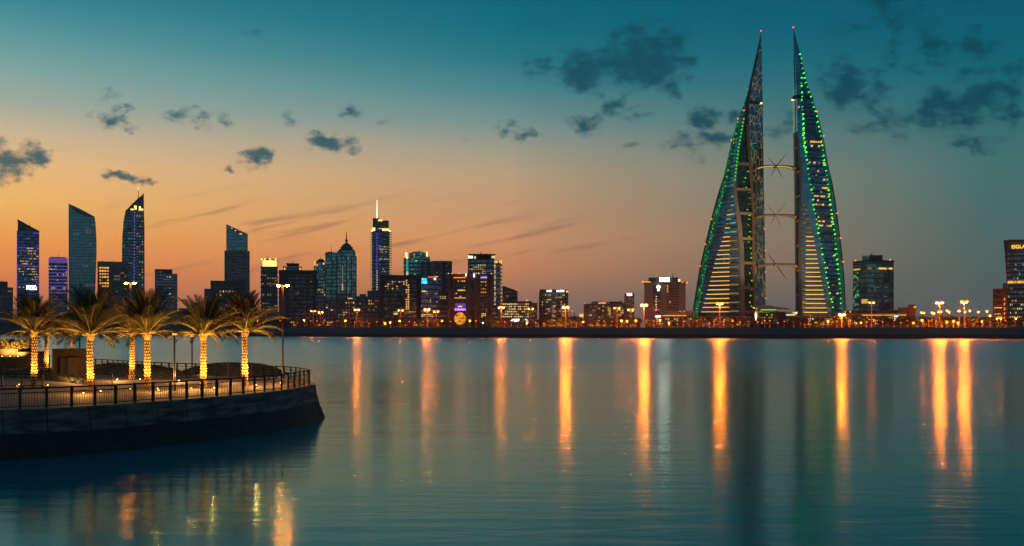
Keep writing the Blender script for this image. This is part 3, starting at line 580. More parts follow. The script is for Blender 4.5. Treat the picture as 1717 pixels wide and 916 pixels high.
    m.build('dome', 'roof_dark', b.o); b.box('wall', 'grey_grid', 950, 978, 540, None, 18); b.mast(963.5, 522, 532, .4, y=8); b.grid(['win_gold'], 971, 979, 526, 532, 2, 1, 1, .6, .9)

    b = Bld('long_low_offices', 'long row of low joined offices with scattered yellow windows', 1013, 820)
    b.box('left_wing', 'grey_grid', 978.7, 991.5, 509.5, None, 20); b.box('main_wing', 'grey_grid', 991.5, 1019.5, 507, None, 24, .6, ledge=('grey_mid', 4, .7, .2)); b.box('right_wing', 'slate_grid', 1019.5, 1048, 508.5, None, 24)
    b.box('roof_storey', 'roof_dark', 1021, 1044, 505.6, 508.5, 16, -3); b.box('roof_plant', 'roof_dark', 993, 1008, 505.6, 507, 14, -3)
    b.pane('win_gold', 1003, 1016, 507.6, 509.2, 1.0, 'roof_light_line'); b.grid(['win_warm', 'win_gold'], 1019, 1024, 515, 530, 2, 6, .75, .6, .6, 1.0); b.grid(WM, 980, 1046, 512, 534, 20, 6, .13, .5, .5, 1.0)
    b.pane('win_gold', 973, 977.5, 527, 531.5, 1.0); b.beacon(980.5, 508.6, .8, 'win_amber', .5)

    b = Bld('slim_sign_tower', 'slim grey tower topped by a white and pink sign', 1055, 800)
    b.box('wall', 'grey_grid', 1047.4, 1063, 495, None, 18, fin=('grey_mid', 2.2, .5, .3)); b.box('top_storey', 'grey_dark', 1047.2, 1063.2, 491.5, 497, 18.3, .3); b.glyphs('sign_white', 1051, 1060, 492.2, 496.2, 4, 1.0, seed=14); b.pane('sign_red', 1048, 1060, 491.2, 491.8, .8, 'roof_light_line')
    b.grid(['win_dim'], 1049, 1062, 500, 535, 4, 9, .18, .5, .4, .5)

    b = Bld('beige_hotel', 'beige slab hotel with flared cornice, white roof sign and gridded windows', 1114.5, 800)
    b.box('wall', 'beige', 1080.3, 1149.6, 478, None, 28); b.plan('cornice', 'beige', [(b.x(1080.3), 0), (b.x(1149.6), 0), (b.x(1149.6), 28), (b.x(1080.3), 28)], 472.6, 478, [(b.x(1077.6), -1.6), (b.x(1152), -1.6), (b.x(1152), 30), (b.x(1077.6), 30)])
    b.box('penthouse', 'teal_panel', 1087.4, 1137, 465.2, 472.6, 18, -2); b.box('sign_board', 'board_white', 1106.3, 1122, 465.9, 472.2, .4, -1.5); b.box('sign_frame', 'steel_dark', 1105.8, 1122.4, 465.4, 465.9, .6, -1.4)
    b.box('glass_strip', 'glass_dark', 1095.6, 1107, 477.5, 526, .4, .35)
    for (px, py, r) in ((1104, 481.4, 1.4), (1104, 486.2, .9)):
        m = MB(); m.ball((0, 0, 0), r, .3, r, 12, 6); m.build('round_light', 'sign_white', b.o, (b.x(px), -.8, b.z(py)))
    for i in range(6):
        for j in range(10):
            px = 1118.3 + i * 3.35 + (.9 if i else 0); py = 478.5 + j * 4.5
            lit = (i == 0 and j < 2) or rnd.random() < .07
            b.pane('win_amber' if lit else 'glass_dark', px, px + 1.9, py, py + 2.7, .12, 'lit_window' if lit else 'window')
    for k in range(6): b.pane('win_pale', 1099.5, 1101.5, 496.5 + k * 4.4, 498.2 + k * 4.4, .6)
    b.pane('win_gold', 1078.5, 1091, 472.4, 473.6, 1.7, 'cornice_light'); b.pane('flood_gold', 1137.2, 1140.5, 468.5, 472.4, -2, 'cornice_light'); b.pane('win_gold', 1143, 1146, 473, 474.2, 1.6, 'cornice_light')
    b.beacon(1077.8, 472.6, 1.5, 'beacon_red', .6); b.beacon(1151.6, 474.6, 1.5, 'beacon_red', .6); b.mast(1128.3, 456.5, 465.4, .35); 
    for px in (1103, 1110, 1116): b.mast(px, 462.8, 465.4, .3)

    b = Bld('hotel_entrance_pavilion', 'low flat roofed entrance pavilion with bright lights beside the beige hotel', 1128, 745)
    b.box('wall', 'brown_grid', 1098, 1162, 531, None, 16); b.box('roof_slab', 'beige', 1096, 1163, 528.6, 531, 19, 2.5); b.box('upper_wall', 'beige', 1118, 1164, 520.5, 528.6, 10, -8)
    b.pane('win_white', 1099, 1108, 529.4, 532.6, 2.9, 'entrance_light'); b.pane('win_gold', 1112, 1150, 528.9, 529.9, 2.8, 'roof_light_line'); b.grid(['win_gold', 'win_pale', 'win_amber'], 1100, 1160, 533, 545, 16, 3, .4, .5, .5)

    # ---------- right group
    b = Bld('corner_glass_office', 'square teal glass office with green lit left face and rooftop block', 1463, 800)
    L, Rr = b.x(1429.6), b.x(1499); K = b.x(1454.5)
    b.plan('facade', 'glass_teal_rich', [(L, 14), (K, 0), (Rr, 10), (Rr - 8, 34), (L + 8, 36)], 439.5)
    b.plan('parapet', 'grey_dark', [(L - .2, 14), (K, -.3), (Rr + .2, 10), (Rr - 8, 34.3), (L + 8, 36.3)], 436, 439.5)
    b.box('rooftop_block', 'glass_teal_rich', 1444.8, 1458, 427.4, 436, 22, -8); b.box('rooftop_wing', 'brown', 1458, 1480.2, 426.8, 436, 20, -9)
    for k in range(3): b.pane('glass_dark', 1464 + k * 5, 1466.5 + k * 5, 429, 432, -8.8, 'window')
    b.mast(1461.5, 421.5, 427, .5, y=14); b.mast(1459.5, 423.5, 427, .3, y=14); b.mast(1463.7, 423.5, 427, .3, y=14)
    def face(px, left): return (14 * (K - b.x(px)) / (K - L)) if left else 10 * (b.x(px) - K) / (Rr - K)
    def cp(mat, px, py, w, h, left):
        a = math.atan2(-14, K - L) if left else math.atan2(10, Rr - K)
        return inst('lit_window', unit(mat), b.o, (b.x(px), face(px, left) - .25, b.z(py)), (0, 0, a), (w, .3, h))
    for k in range(9): cp('win_warm', 1431 + k * 1.3, 450.5, .45, 1.0, True)
    for k in range(20):
        px = 1456 + k * 2.1
        if k < 3 or k > 6: cp('win_gold' if 8 < k < 15 or k > 16 else 'win_dim', px, 450, .8, 1.3, False)
    for k in range(60): cp(rnd.choice(['win_cyan', 'win_cyan', 'win_green', 'win_dim']), rnd.uniform(1430.5, 1440), 452 + rnd.random() ** .8 * 76, .5, .6, True)
    for k in range(16): cp('win_dim', rnd.uniform(1462, 1490), rnd.choice((460, 481, 482, 485, 497, 505)), .7, .5, False)
    for i in range(4):
        for j in range(3): cp('win_gold', 1445.5 + i * 2.7, 502.8 + j * 2.5, .85, .8, True)
    for px in (1434, 1493): b.beacon(px, 435.4, -8, 'sign_red', .6)

    b = Bld('waterfront_mall', 'low flat waterfront mall with a square corner tower, below the corner glass office', 1470, 730)
    b.box('wall', 'brown_grid', 1412, 1507, 528, None, 20); b.box('roof_slab', 'beige', 1410, 1520, 526, 528, 23, 2); b.box('upper_storey', 'roof_dark', 1418, 1506, 520.5, 526, 14, -4); b.box('end_hall', 'brown', 1506, 1528, 516, None, 20, .5); b.box('corner_tower', 'orange_panel', 1524, 1535, 513.5, None, 14, 1.4)
    b.plan('tower_cap', 'brown', [(b.x(1523.4), -2), (b.x(1535.6), -2), (b.x(1535.6), 13), (b.x(1523.4), 13)], 511.5, 513.5); b.beacon(1534, 515.5, 2.2, 'win_amber', .8)
    b.pane('win_gold', 1446, 1520, 528.2, 529.2, .6, 'roof_light_line'); b.grid(['win_gold', 'win_pale', 'win_amber', 'win_amber'], 1414, 1505, 531, 545, 26, 3, .4, .5, .5, .4)
    for k in range(9): b.pane('win_white', 1497 + rnd.uniform(0, 9), 1498.6 + rnd.uniform(0, 9), 530 + k * 1.5, 531.2 + k * 1.5, 1.2, 'entrance_light')
    for px in (1416, 1424): b.pane('win_gold', px, px + 2.6, 522, 523.6, -3.6)

    b = Bld('slanted_hotel', 'brown banded hotel leaning outward at the frame edge with golden lettering', 1730, 720)
    b.sil('wall', 'orange_panel', [(1688, None), (1688, 478), (1686.6, 450), (1684.5, 422), (1682.6, 401.5), (1692, 401.6), (1790, 406), (1790, None)], 28)
    b.box('glazing', 'glass_navy', 1689, 1790, 412.5, None, .4, .4, ledge=('orange_panel', 2.75, .75, .45)); b.sil('roof_edge', 'roof_dark', [(1692, 402.4), (1692, 400.8), (1790, 405), (1790, 406.6)], 4, .5)
    b.grid(['win_gold', 'win_amber', 'win_gold'], 1689.5, 1760, 470.4, 475.4, 24, 1, .9, .8, .8, .9); b.grid(['win_dim', 'win_warm', 'win_cyan'], 1690, 1750, 440, 470, 20, 4, .1, .4, .5, .8); b.grid(WM, 1690, 1750, 480, 535, 20, 8, .22, .4, .45, .9)
    cu = bpy.data.curves.new('sign_lettering', 'FONT'); cu.body = 'EIGLAIR'; cu.size = 3.2; cu.extrude = .15; cu.offset = .06; to = bpy.data.objects.new('tmp', cu); COL.objects.link(to); bpy.context.view_layer.update()
    me = bpy.data.meshes.new_from_object(to.evaluated_get(bpy.context.evaluated_depsgraph_get())); bpy.data.objects.remove(to); me.materials.clear(); me.materials.append(MATS['sign_gold'])
    inst('sign_lettering', me, b.o, (b.x(1696), -1.4, b.z(416.2)), (pi / 2, 0, 0))

    b = Bld('orange_annex', 'stepped orange lit annex with deep balconies left of the slanted hotel', 1676, 700)
    b.box('wall', 'orange_panel', 1664.6, 1682, 484, None, 18); b.box('stair_tower', 'orange_panel', 1681.5, 1689, 475.5, None, 14, .6)
    for k in range(5): b.pane('glass_dark', 1666.5, 1680, 487 + k * 9.2, 492 + k * 9.2, .2, 'window_strip')
    for k in range(5): b.pane('win_amber', 1683.4, 1685.2, 500 + k * 8, 504 + k * 8, .9)
    b.pane('win_gold', 1667, 1680, 515.6, 517, .5); b.grid(['win_amber', 'win_gold'], 1667, 1681, 524, 540, 5, 3, .5, .6, .5, .5)
city()

# ------------------------------------------------------------------ the two sail towers
class Sail:
    def __init__(s, name, label, Y0, lines, depth, apex, base=531):
        s.Y0 = Y0; s.L = lines; s.D = depth; s.apex = apex; s.base = base
        pc = (interp(lines[0], 520) + interp(lines[-1], 520)) / 2
        s.loc = (PX(pc, Y0), Y0, GZ); s.o = empty(name, s.loc); tag(s.o, label, 'skyscraper')
        s.wb = interp(lines[-1], 526) - interp(lines[0], 526)
    def k(s, py): return max(.012, (interp(s.L[-1], py) - interp(s.L[0], py)) / s.wb)
    def dep(s, py, px):
        xs = [interp(l, py) for l in s.L]; k = s.k(py)
        if px <= xs[0]: return s.D[0] * k
        for a, b, da, db in zip(xs, xs[1:], s.D, s.D[1:]):
            if px <= b: return (da + (db - da) * (px - a) / max(b - a, 1e-6)) * k
        return s.D[-1] * k
    def pt(s, py, px, out=0.0, d=None):
        Y = s.Y0 + (s.dep(py, px) if d is None else d) - out
        z = PZ(py, s.Y0) if py < s.base - .5 else GZ
        return (PX(px, Y) - s.loc[0], Y - s.loc[1], z - s.loc[2])
    def levels(s, a, b, n): return [a + (b - a) * i / n for i in range(n + 1)]
    def strip(s, part, mat, i, j, n=3, a=None, b=None, inset=0.0):
        m = MB(); lv = s.levels(s.apex if a is None else a, s.base if b is None else b, 56)
        for p, q in zip(lv, lv[1:]):
            for t in range(n):
                def P(py, f): x0 = interp(s.L[i], py); x1 = interp(s.L[j], py); return s.pt(py, x0 + (x1 - x0) * f, -inset)
                A, B, C, D = P(q, t / n), P(q, (t + 1) / n), P(p, (t + 1) / n), P(p, t / n)
                w = abs(B[0] - A[0])
                m.face([A, B, C, D], [(A[0], A[2]), (B[0], B[2]), (C[0], C[2]), (D[0], D[2])])
        return m.build(part, mat, s.o)
    def rear(s, mat):
        m = MB(); lv = s.levels(s.apex, s.base, 40)
        for p, q in zip(lv, lv[1:]):
            def ring(py):
                x0, x1 = interp(s.L[0], py), interp(s.L[-1], py); k = s.k(py)
                return [s.pt(py, x1), s.pt(py, x1 - (x1 - x0) * .25, 0, 30 * k), s.pt(py, x0 + (x1 - x0) * .3, 0, 26 * k), s.pt(py, x0)]
            A, B = ring(q), ring(p)
            for i in range(3): m.face([A[i], A[i + 1], B[i + 1], B[i]], None)
        return m.build('rear_wall', mat, s.o)
    def ribbon(s, part, mat, y0, y1, f0, f1, out=.6, n=6, back=-.4, slope=0.0):
        """a slab wrapped round the facade between two heights and two columns (given as functions of the row)"""
        m = MB()
        def P(py, t, o):
            ym = (y0 + y1) / 2; a = f0(ym); b = f1(ym); return s.pt(py + slope * (t - .5), a + (b - a) * t, o)
        for i in range(n):
            t0, t1 = i / n, (i + 1) / n
            a, b, c, d = P(y1, t0, out), P(y1, t1, out), P(y0, t1, out), P(y0, t0, out); e, f, g_, h = P(y1, t0, back), P(y1, t1, back), P(y0, t1, back), P(y0, t0, back)
            m.face([a, b, c, d]); m.face([d, c, g_, h]); m.face([e, f, b, a])
            if i == 0: m.face([e, a, d, h])
            if i == n - 1: m.face([b, f, g_, c])
        return m.build(part, mat, s.o)
    def lamp(s, part, mat, py, px, w, h, out=.7):
        p = s.pt(py, px, out); return inst(part, unit(mat), s.o, p, (0, 0, 0), (w, .5, h))
def ln(tab): return lambda py: interp(tab, py)

def towers():
    Y0 = 862
    l0 = [(53, 1276), (88, 1268.4), (134, 1257.5), (162, 1251), (188, 1242), (198, 1237.5), (236, 1226.5), (280, 1216.5), (300, 1212), (336, 1201.5), (366, 1193.5), (408, 1183.5), (447, 1174.5), (490, 1167.5), (531, 1161)]
    l1 = [(53, 1276.05), (134, 1258.6), (173, 1249.4), (200, 1241), (240, 1230.5), (292, 1222), (336, 1209.8), (372, 1202), (400, 1195), (423, 1189.5), (454, 1183), (494, 1176), (531, 1169)]
    l2 = [(53, 1276.1), (134, 1259.4), (173, 1250.4), (200, 1245), (250, 1236), (306, 1229.5), (341, 1231.5), (372, 1235.5), (418, 1240.5), (531, 1241.5)]
    l3 = [(53, 1276.15), (134, 1260), (173, 1251.4), (200, 1249), (250, 1241), (306, 1234.5), (341, 1237.5), (372, 1243), (418, 1247.5), (531, 1248.8)]
    l4 = [(53, 1276.2), (134, 1260.8), (173, 1252.6), (200, 1250.6), (240, 1253), (276, 1255.5), (356, 1261), (531, 1262.6)]
    l5 = [(53, 1276.25), (94, 1271.5), (134, 1262.4), (173, 1255.6), (210, 1256), (276, 1259.8), (356, 1265.4), (531, 1267)]
    l6 = [(53, 1276.4), (100, 1277.6), (175, 1279), (300, 1280.6), (400, 1282.6), (531, 1284.6)]
    T = Sail('sail_tower', 'left of the twin sail skyscrapers, golden floor bands and lattice inner face', Y0, [l0, l1, l2, l3, l4, l5, l6], [12, 7, -13, -15, -9, -15, 2], 53)
    T.strip('edge_fin', 'green_lit_trim', 0, 1); T.strip('sail_glazing', 'sail_glass', 1, 2, 6); T.strip('concrete_rim', 'concrete', 2, 3); T.strip('recessed_glazing', 'sail_recess', 3, 4, 2, 205)
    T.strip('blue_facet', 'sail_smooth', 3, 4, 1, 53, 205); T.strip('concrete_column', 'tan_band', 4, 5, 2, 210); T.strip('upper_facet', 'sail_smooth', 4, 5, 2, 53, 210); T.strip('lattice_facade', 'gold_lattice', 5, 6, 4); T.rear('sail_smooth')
    # pointed side fin outside the green edge
    T.ribbon('side_fin', 'teal_panel', 296, 530, ln([(0, 0)]), ln([(0, 0)])).data.clear_geometry()
    bpy.data.objects.remove(T.o.children[-1])
    m = MB()
    lv = T.levels(294, 531, 30)
    for p, q in zip(lv, lv[1:]):
        def ring(py):
            x = interp(l0, py); w = min(4.2, (py - 294) * .22 + .15); return [T.pt(py, x + 1.2, .9, 12 * T.k(py)), T.pt(py, x - w * .32, .5, 12 * T.k(py)), T.pt(py, x - w * .1, -3, 12 * T.k(py))]
        A, B = ring(q), ring(p)
        for i in range(3): j = (i + 1) % 3; m.face([A[j], A[i], B[i], B[j]])
    m.build('side_fin', 'teal_panel', T.o)
    py = 318.0; k = 0
    Lf = ln([(318, 1218), (400, 1212), (430, 1201), (470, 1191), (526, 1175)]); Rf = ln([(318, 1228), (372, 1224), (531, 1222.5)])
    while py < 528:
        T.ribbon('floor_band', 'band_brown' if py > 395 else 'grey_mid', py, py + (2.1 if py > 395 else 1.5), ln([(a, b + 1.5) for a, b in l1]), l2f(l2), .7, 8)
        if py > 392: T.ribbon('lit_window', 'win_gold' if k % 7 else 'win_warm', py - 1.5, py - .1, Lf, Rf, .55, 5)
        elif py > 352: T.ribbon('lit_window', ('win_warm', 'win_cyan', 'win_dim')[k % 3], py - 2.0, py - .2, ln([(340, 1222), (392, 1214)]), ln([(340, 1230), (392, 1222)]), .55, 3)
        if py > 330 and k % 2 == 0: T.ribbon('lit_window', 'win_cyan' if py < 395 else 'win_dim', py - 2.6, py - .3, ln([(330, 1226), (400, 1224), (531, 1224)]), ln([(330, 1229.5), (372, 1233), (418, 1238), (531, 1239)]), .5, 3)
        py += 7.35; k += 1
    for q, c in ((200, 0), (212, 0), (224, 0), (236, 0), (248, 0), (260, 0), (272, 0), (284, 0), (296, 0), (307, 0)):
        T.ribbon('floor_band', 'teal_panel', q, q + 3, ln([(a, b + .6) for a, b in l1]), l2f(l2), .5, 3)
    for q in (277, 319.5, 360, 402, 442.5, 483.5, 523): T.ribbon('cross_beam', 'tan_band', q - 2, q + 2.2, ln([(a, b - .3) for a, b in l3]), ln([(a, b + .5) for a, b in l4]), 1.2, 2)
    for q in (172.5,): T.ribbon('cross_beam', 'teal_panel', q - 2, q + 2.5, ln([(a, b - .5) for a, b in l4]), ln([(a, b + .3) for a, b in l6]), 1.0, 5)
    T.lamp('crown_floodlight', 'flood_gold', 174, 1276.5, 1.6, 1.2, 1.6)
    q = 150
    while q < 527:
        if rnd.random() < .8: T.lamp('green_light', 'led_green_dim', q + rnd.uniform(-1.5, 1.5), interp(l0, q) + (interp(l1, q) - interp(l0, q)) * rnd.uniform(.4, .95), rnd.uniform(.3, .8), rnd.uniform(.4, 1.5), .9)
        q += 5.6 if q > 285 else 9
    for q in range(202, 308, 6): T.lamp('green_light', 'led_green_dim', q, interp(l2, q) + 2.4, 1.0, 1.5, .7)
    for q in range(290, 525, 9): T.lamp('lit_window', rnd.choice(['win_green', 'win_dim', 'win_green']), q + rnd.uniform(-2, 2), interp(l3, q) + (interp(l4, q) - interp(l3, q)) * rnd.uniform(.55, .9), rnd.uniform(.6, 1.6), rnd.uniform(.5, 1.2), .35)
    for q, dx in ((52.5, 0), (198, 0), (234, -.6), (187, 5), (366, -.6), (408, -.6), (445, -.6)): T.lamp('warning_light', 'beacon_red', q, interp(l0, q) + dx, .7, .7, 1.0)
    for q in (384, 420, 456, 500): T.lamp('warning_light', 'beacon_red', q, interp(l6, q), .5, .5, .3)

    c0 = [(47, 1330.2), (68, 1329.9), (168, 1329), (275, 1331), (400, 1332.7), (531, 1333.8)]
    c1 = [(47, 1330.25), (100, 1331.6), (168, 1332.4), (224, 1333), (290, 1334), (400, 1335.2), (531, 1335.8)]
    c2 = [(47, 1330.3), (100, 1332.6), (168, 1334), (224, 1334.4), (290, 1340.5), (330, 1341), (375, 1339), (531, 1339.2)]
    c3 = [(47, 1330.35), (100, 1334), (168, 1336), (224, 1337.5), (290, 1345), (375, 1343), (531, 1345.2)]
    c4 = [(47, 1330.4), (91, 1339.3), (129, 1343), (202, 1345), (236, 1346.4), (264, 1351), (295, 1355.6), (328, 1361), (361, 1366.6), (398, 1373), (413, 1375.6), (449, 1382.5), (482, 1388.5), (508, 1394.4), (531, 1399)]
    c5 = [(47, 1330.45), (91, 1341.2), (136, 1351.6), (158, 1358), (173, 1363), (197, 1370.6), (234, 1378), (264, 1382), (295, 1387), (332, 1392), (365, 1396.5), (395, 1400.7), (442, 1405.2), (470, 1408), (498, 1410.6), (531, 1411)]
    c6 = [(47, 1330.5), (91, 1342.3), (136, 1353), (162, 1362.5), (182, 1368.5), (197, 1373.4), (226, 1380.5), (284, 1391), (332, 1399.4), (375, 1405), (420, 1410.8), (470, 1415), (531, 1417.8)]
    U = Sail('sail_tower', 'right of the twin sail skyscrapers, with two dotted lines of green lights', Y0, [c0, c1, c2, c3, c4, c5, c6], [2, -8, -10, -15, -15, -9, 10], 47)
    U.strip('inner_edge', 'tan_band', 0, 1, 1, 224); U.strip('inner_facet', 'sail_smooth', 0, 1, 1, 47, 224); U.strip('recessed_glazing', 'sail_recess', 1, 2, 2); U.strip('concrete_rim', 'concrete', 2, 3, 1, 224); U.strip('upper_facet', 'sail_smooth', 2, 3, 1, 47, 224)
    U.strip('sail_facet', 'sail_smooth', 3, 4, 6); U.strip('sail_glazing', 'sail_glass', 4, 5, 4); U.strip('edge_fin', 'green_lit_trim', 5, 6, 2); U.rear('sail_smooth')
    m = MB(); lv = U.levels(283, 531, 30)
    for p, q in zip(lv, lv[1:]):
        def ring2(py):
            x = interp(c6, py); w = min(4.2, (py - 283) * .22 + .15); d = 10 * U.k(py); return [U.pt(py, x - 5, 1.2, d - 4), U.pt(py, x + w * .3, .4, d), U.pt(py, x + w * .1, -3, d)]
        A, B = ring2(q), ring2(p)
        for i in range(3): j = (i + 1) % 3; m.face([A[i], A[j], B[j], B[i]])
    m.build('side_fin', 'teal_panel', U.o)
    lo = ln([(345, 1352), (400, 1364), (491, 1381), (531, 1388.5)]); left = ln([(a, b + .2) for a, b in c3]); k = 0; py = 349.0
    while py < 528:
        U.ribbon('floor_band', 'band_brown', py, py + 2.0, left, lo, .8, 6)
        a = ln([(349, 1349), (400, 1351.5), (531, 1350)])
        if py > 385 or k % 2: U.ribbon('lit_window', 'win_gold' if py > 400 else 'win_dim', py - 1.5, py - .1, a, lo, .6, 4)
        elif k % 2 == 0: U.ribbon('lit_window', 'win_dim', py - 2.2, py - .2, ln([(300, 1347)]), a, .5, 2)
        py += 7.35; k += 1
    py = 176.0; k = 0
    G0 = ln([(a, b + 2.4) for a, b in c4]); G1 = ln([(a, b - .6) for a, b in c5])
    while py < 524:
        U.ribbon('floor_band', 'teal_panel' if k % 2 else 'grey_mid', py, py + 1.9, G0, G1, .55, 4)
        py += 7.0; k += 1
    for q in range(236, 516, 7):
        n = 0
        for t in range(7):
            if rnd.random() < (.55 if q in (243, 250, 278, 320, 334, 348, 376, 383) else .07):
                x = G0(q) + (G1(q) - G0(q)) * (t + .5) / 7
                if x > G0(q) + 1 and x < G1(q) - 1: U.lamp('lit_window', rnd.choice(['win_warm', 'win_gold', 'win_pale', 'win_dim']), q - 2.2, x, rnd.uniform(1, 2), 1.2, .55)
    for q in range(250, 530, 41): U.ribbon('cross_beam', 'tan_band', q - 1.6, q + 1.8, ln([(a, b - .5) for a, b in c1]), ln([(a, b + .4) for a, b in c2]), 1.0, 2, slope=-3)
    U.ribbon('cross_beam', 'roof_dark', 162, 167.5, ln([(a, b - .6) for a, b in c0]), ln([(a, b + .5) for a, b in c6]), 1.2, 6); U.lamp('crown_floodlight', 'flood_gold', 168.5, 1329.5, 2, 1, 1.5)
    q = 91.0
    while q < 524:
        k_ = rnd.uniform(.4, .72); U.lamp('green_light', 'led_green' if rnd.random() < .6 else 'led_green_soft', q + rnd.uniform(-1.2, 1.2), interp(c5, q) - .8 + (1.2 if q < 100 else 0), k_, k_, .9)
        if q > 126: k_ = rnd.uniform(.35, .68); U.lamp('green_light', 'led_green' if rnd.random() < .5 else 'led_green_soft', q + rnd.uniform(-2, 2), interp(c4, q) + rnd.uniform(.2, 1.6), k_, k_, .9)
        q += 8.2
    for q in range(195, 262, 8): U.lamp('green_light', 'led_green', q, interp(c4, q) - 1.9 + 4, .8, .9, .9)
    for q, x in ((47, 1330.3), (183, 1339.5), (186.5, 1369.5), (226.5, 1381), (356, 1404), (398, 1409.5), (438, 1414)): U.lamp('warning_light', 'beacon_red', q, x, .75, .75, 1.2)

    # bridges with their turbines
    for k, (py, xa, xb, lab, bl) in enumerate(((281, 1264, 1333, 'top', ((67, 83, 1), (-50, 53, 1), (-35, -67, 1), (42, -74, 1))), (362, 1268, 1334, 'middle', ((53, 70, 1), (28, -70, 1), (-37, -60, 1), (-47, 50, 1))), (444.5, 1271, 1335, 'lowest', ((-43, 57, 1), (54, -77, 1))))):
        Yb = Y0 - 6; zc = PZ(py, Yb); X0, X1 = PX(xa, Yb), PX(xb, Yb); xm = PX(1298.5, Yb)
        br = empty('sky_bridge', (xm, Yb, zc - 2)); tag(br, {'top': 'highest sky bridge joining the twin sail towers', 'middle': 'middle sky bridge joining the twin sail towers', 'lowest': 'lowest sky bridge joining the twin sail towers'}[lab], 'bridge', 'sky bridges between the sail towers')
        m = MB(); ringp = None; n = 26
        for i in range(n + 1):
            t = i / n; x = X0 + (X1 - X0) * t - xm; fl = (abs(2 * t - 1)) ** 4; h = .85 + 1.1 * fl; w = 2.2 + 2 * fl; arch = (1.2 if k == 0 else .5) * (1 - (2 * t - 1) ** 2) - (1.0 * fl)
            ring_ = [(x, w * cos(a), 2 + arch + h * sin(a)) for a in [2 * pi * q / 10 for q in range(10)]]
            if ringp:
                for q in range(10): m.face([ringp[q], ring_[q], ring_[(q + 1) % 10], ringp[(q + 1) % 10]])
            ringp = ring_
        m.build('deck', 'tan_band', br, smooth=True)
        m = MB()
        for i in range(14):
            t0, t1 = .08 + .84 * i / 14, .08 + .84 * (i + 1) / 14
            def A(t): return (X0 + (X1 - X0) * t - xm, 2 + (1.2 if k == 0 else .5) * (1 - (2 * t - 1) ** 2) - (abs(2 * t - 1)) ** 4 - .55 - 1.0 * abs(2 * t - 1) ** 4)
            (xa_, za), (xb_, zb) = A(t0), A(t1); m.face([(xa_, -2.6, za - .3), (xb_, -2.6, zb - .3), (xb_, -2.5, zb + .15), (xa_, -2.5, za + .15)])
        m.build('underglow', 'win_gold' if k == 0 else 'win_dim', br)  # glowing ribbon added to put golden underlight on the deck
        tb = empty('wind_turbine', (xm, Yb - 4.5, zc)); tag(tb, {'top': 'wind turbine with thin blades on the highest sky bridge', 'middle': 'wind turbine with thin blades on the middle sky bridge', 'lowest': 'dark wind turbine with blades in one line on the lowest sky bridge'}[lab], 'wind turbine', 'wind turbines between the sail towers')
        m = MB(); m.tube((0, -.8, 0), (0, 4.5, .2), .9, 1.1, 10); m.ball((0, -.9, 0), .9, 1.0, .9); m.build('nacelle', 'beige', tb)
        for dx, dz, _ in bl:
            L = hypot(dx, dz); R_ = {107: 14.2}.get(round(L), L * .1305 if k == 0 else L * .1505); ux, uz = dx / L, dz / L
            m = MB(); nx, nz = -uz, ux
            for (r0, r1, w0, w1) in ((.5, R_ * .3, .22, .34), (R_ * .3, R_, .34, .07)):
                P = [(ux * r0 + nx * w0, uz * r0 + nz * w0), (ux * r0 - nx * w0, uz * r0 - nz * w0), (ux * r1 - nx * w1, uz * r1 - nz * w1), (ux * r1 + nx * w1, uz * r1 + nz * w1)]
                m.sil(P, -1.15, -.85)
            m.build('blade', 'tan_band' if k < 2 else 'steel_dark', tb)
def l2f(tab): return lambda py: interp(tab, py)
towers()

def flood(px, py, Y, tpx, tpy, tY, w, size=24):
    from mathutils import Vector
    l = bpy.data.lights.new('floodlight_beam', 'SPOT'); l.energy = w; l.color = (1, .6, .26); l.spot_size = radians(size); l.spot_blend = .8; l.shadow_soft_size = 1
    o = bpy.data.objects.new('floodlight_beam', l); COL.objects.link(o); o.location = (PX(px, Y), Y, PZ(py, Y)); o.rotation_euler = (Vector((PX(tpx, tY), tY, PZ(tpy, tY))) - o.location).to_track_quat('-Z', 'Y').to_euler()
for a in ((1252, 546, 800, 1251, 400, 850, 1.3e5, 44), (1264, 546, 800, 1262, 300, 850, 2.2e5, 40), (1340, 546, 790, 1338, 400, 850, 1.3e5, 44), (1200, 546, 770, 1212, 440, 855, 3e4, 60), (1365, 546, 775, 1362, 450, 850, 3e4, 60), (1298, 546, 715, 1298, 360, 860, 2.2e5, 40)): flood(*a)  # the last beam is a fill added for the bridges and turbine blades
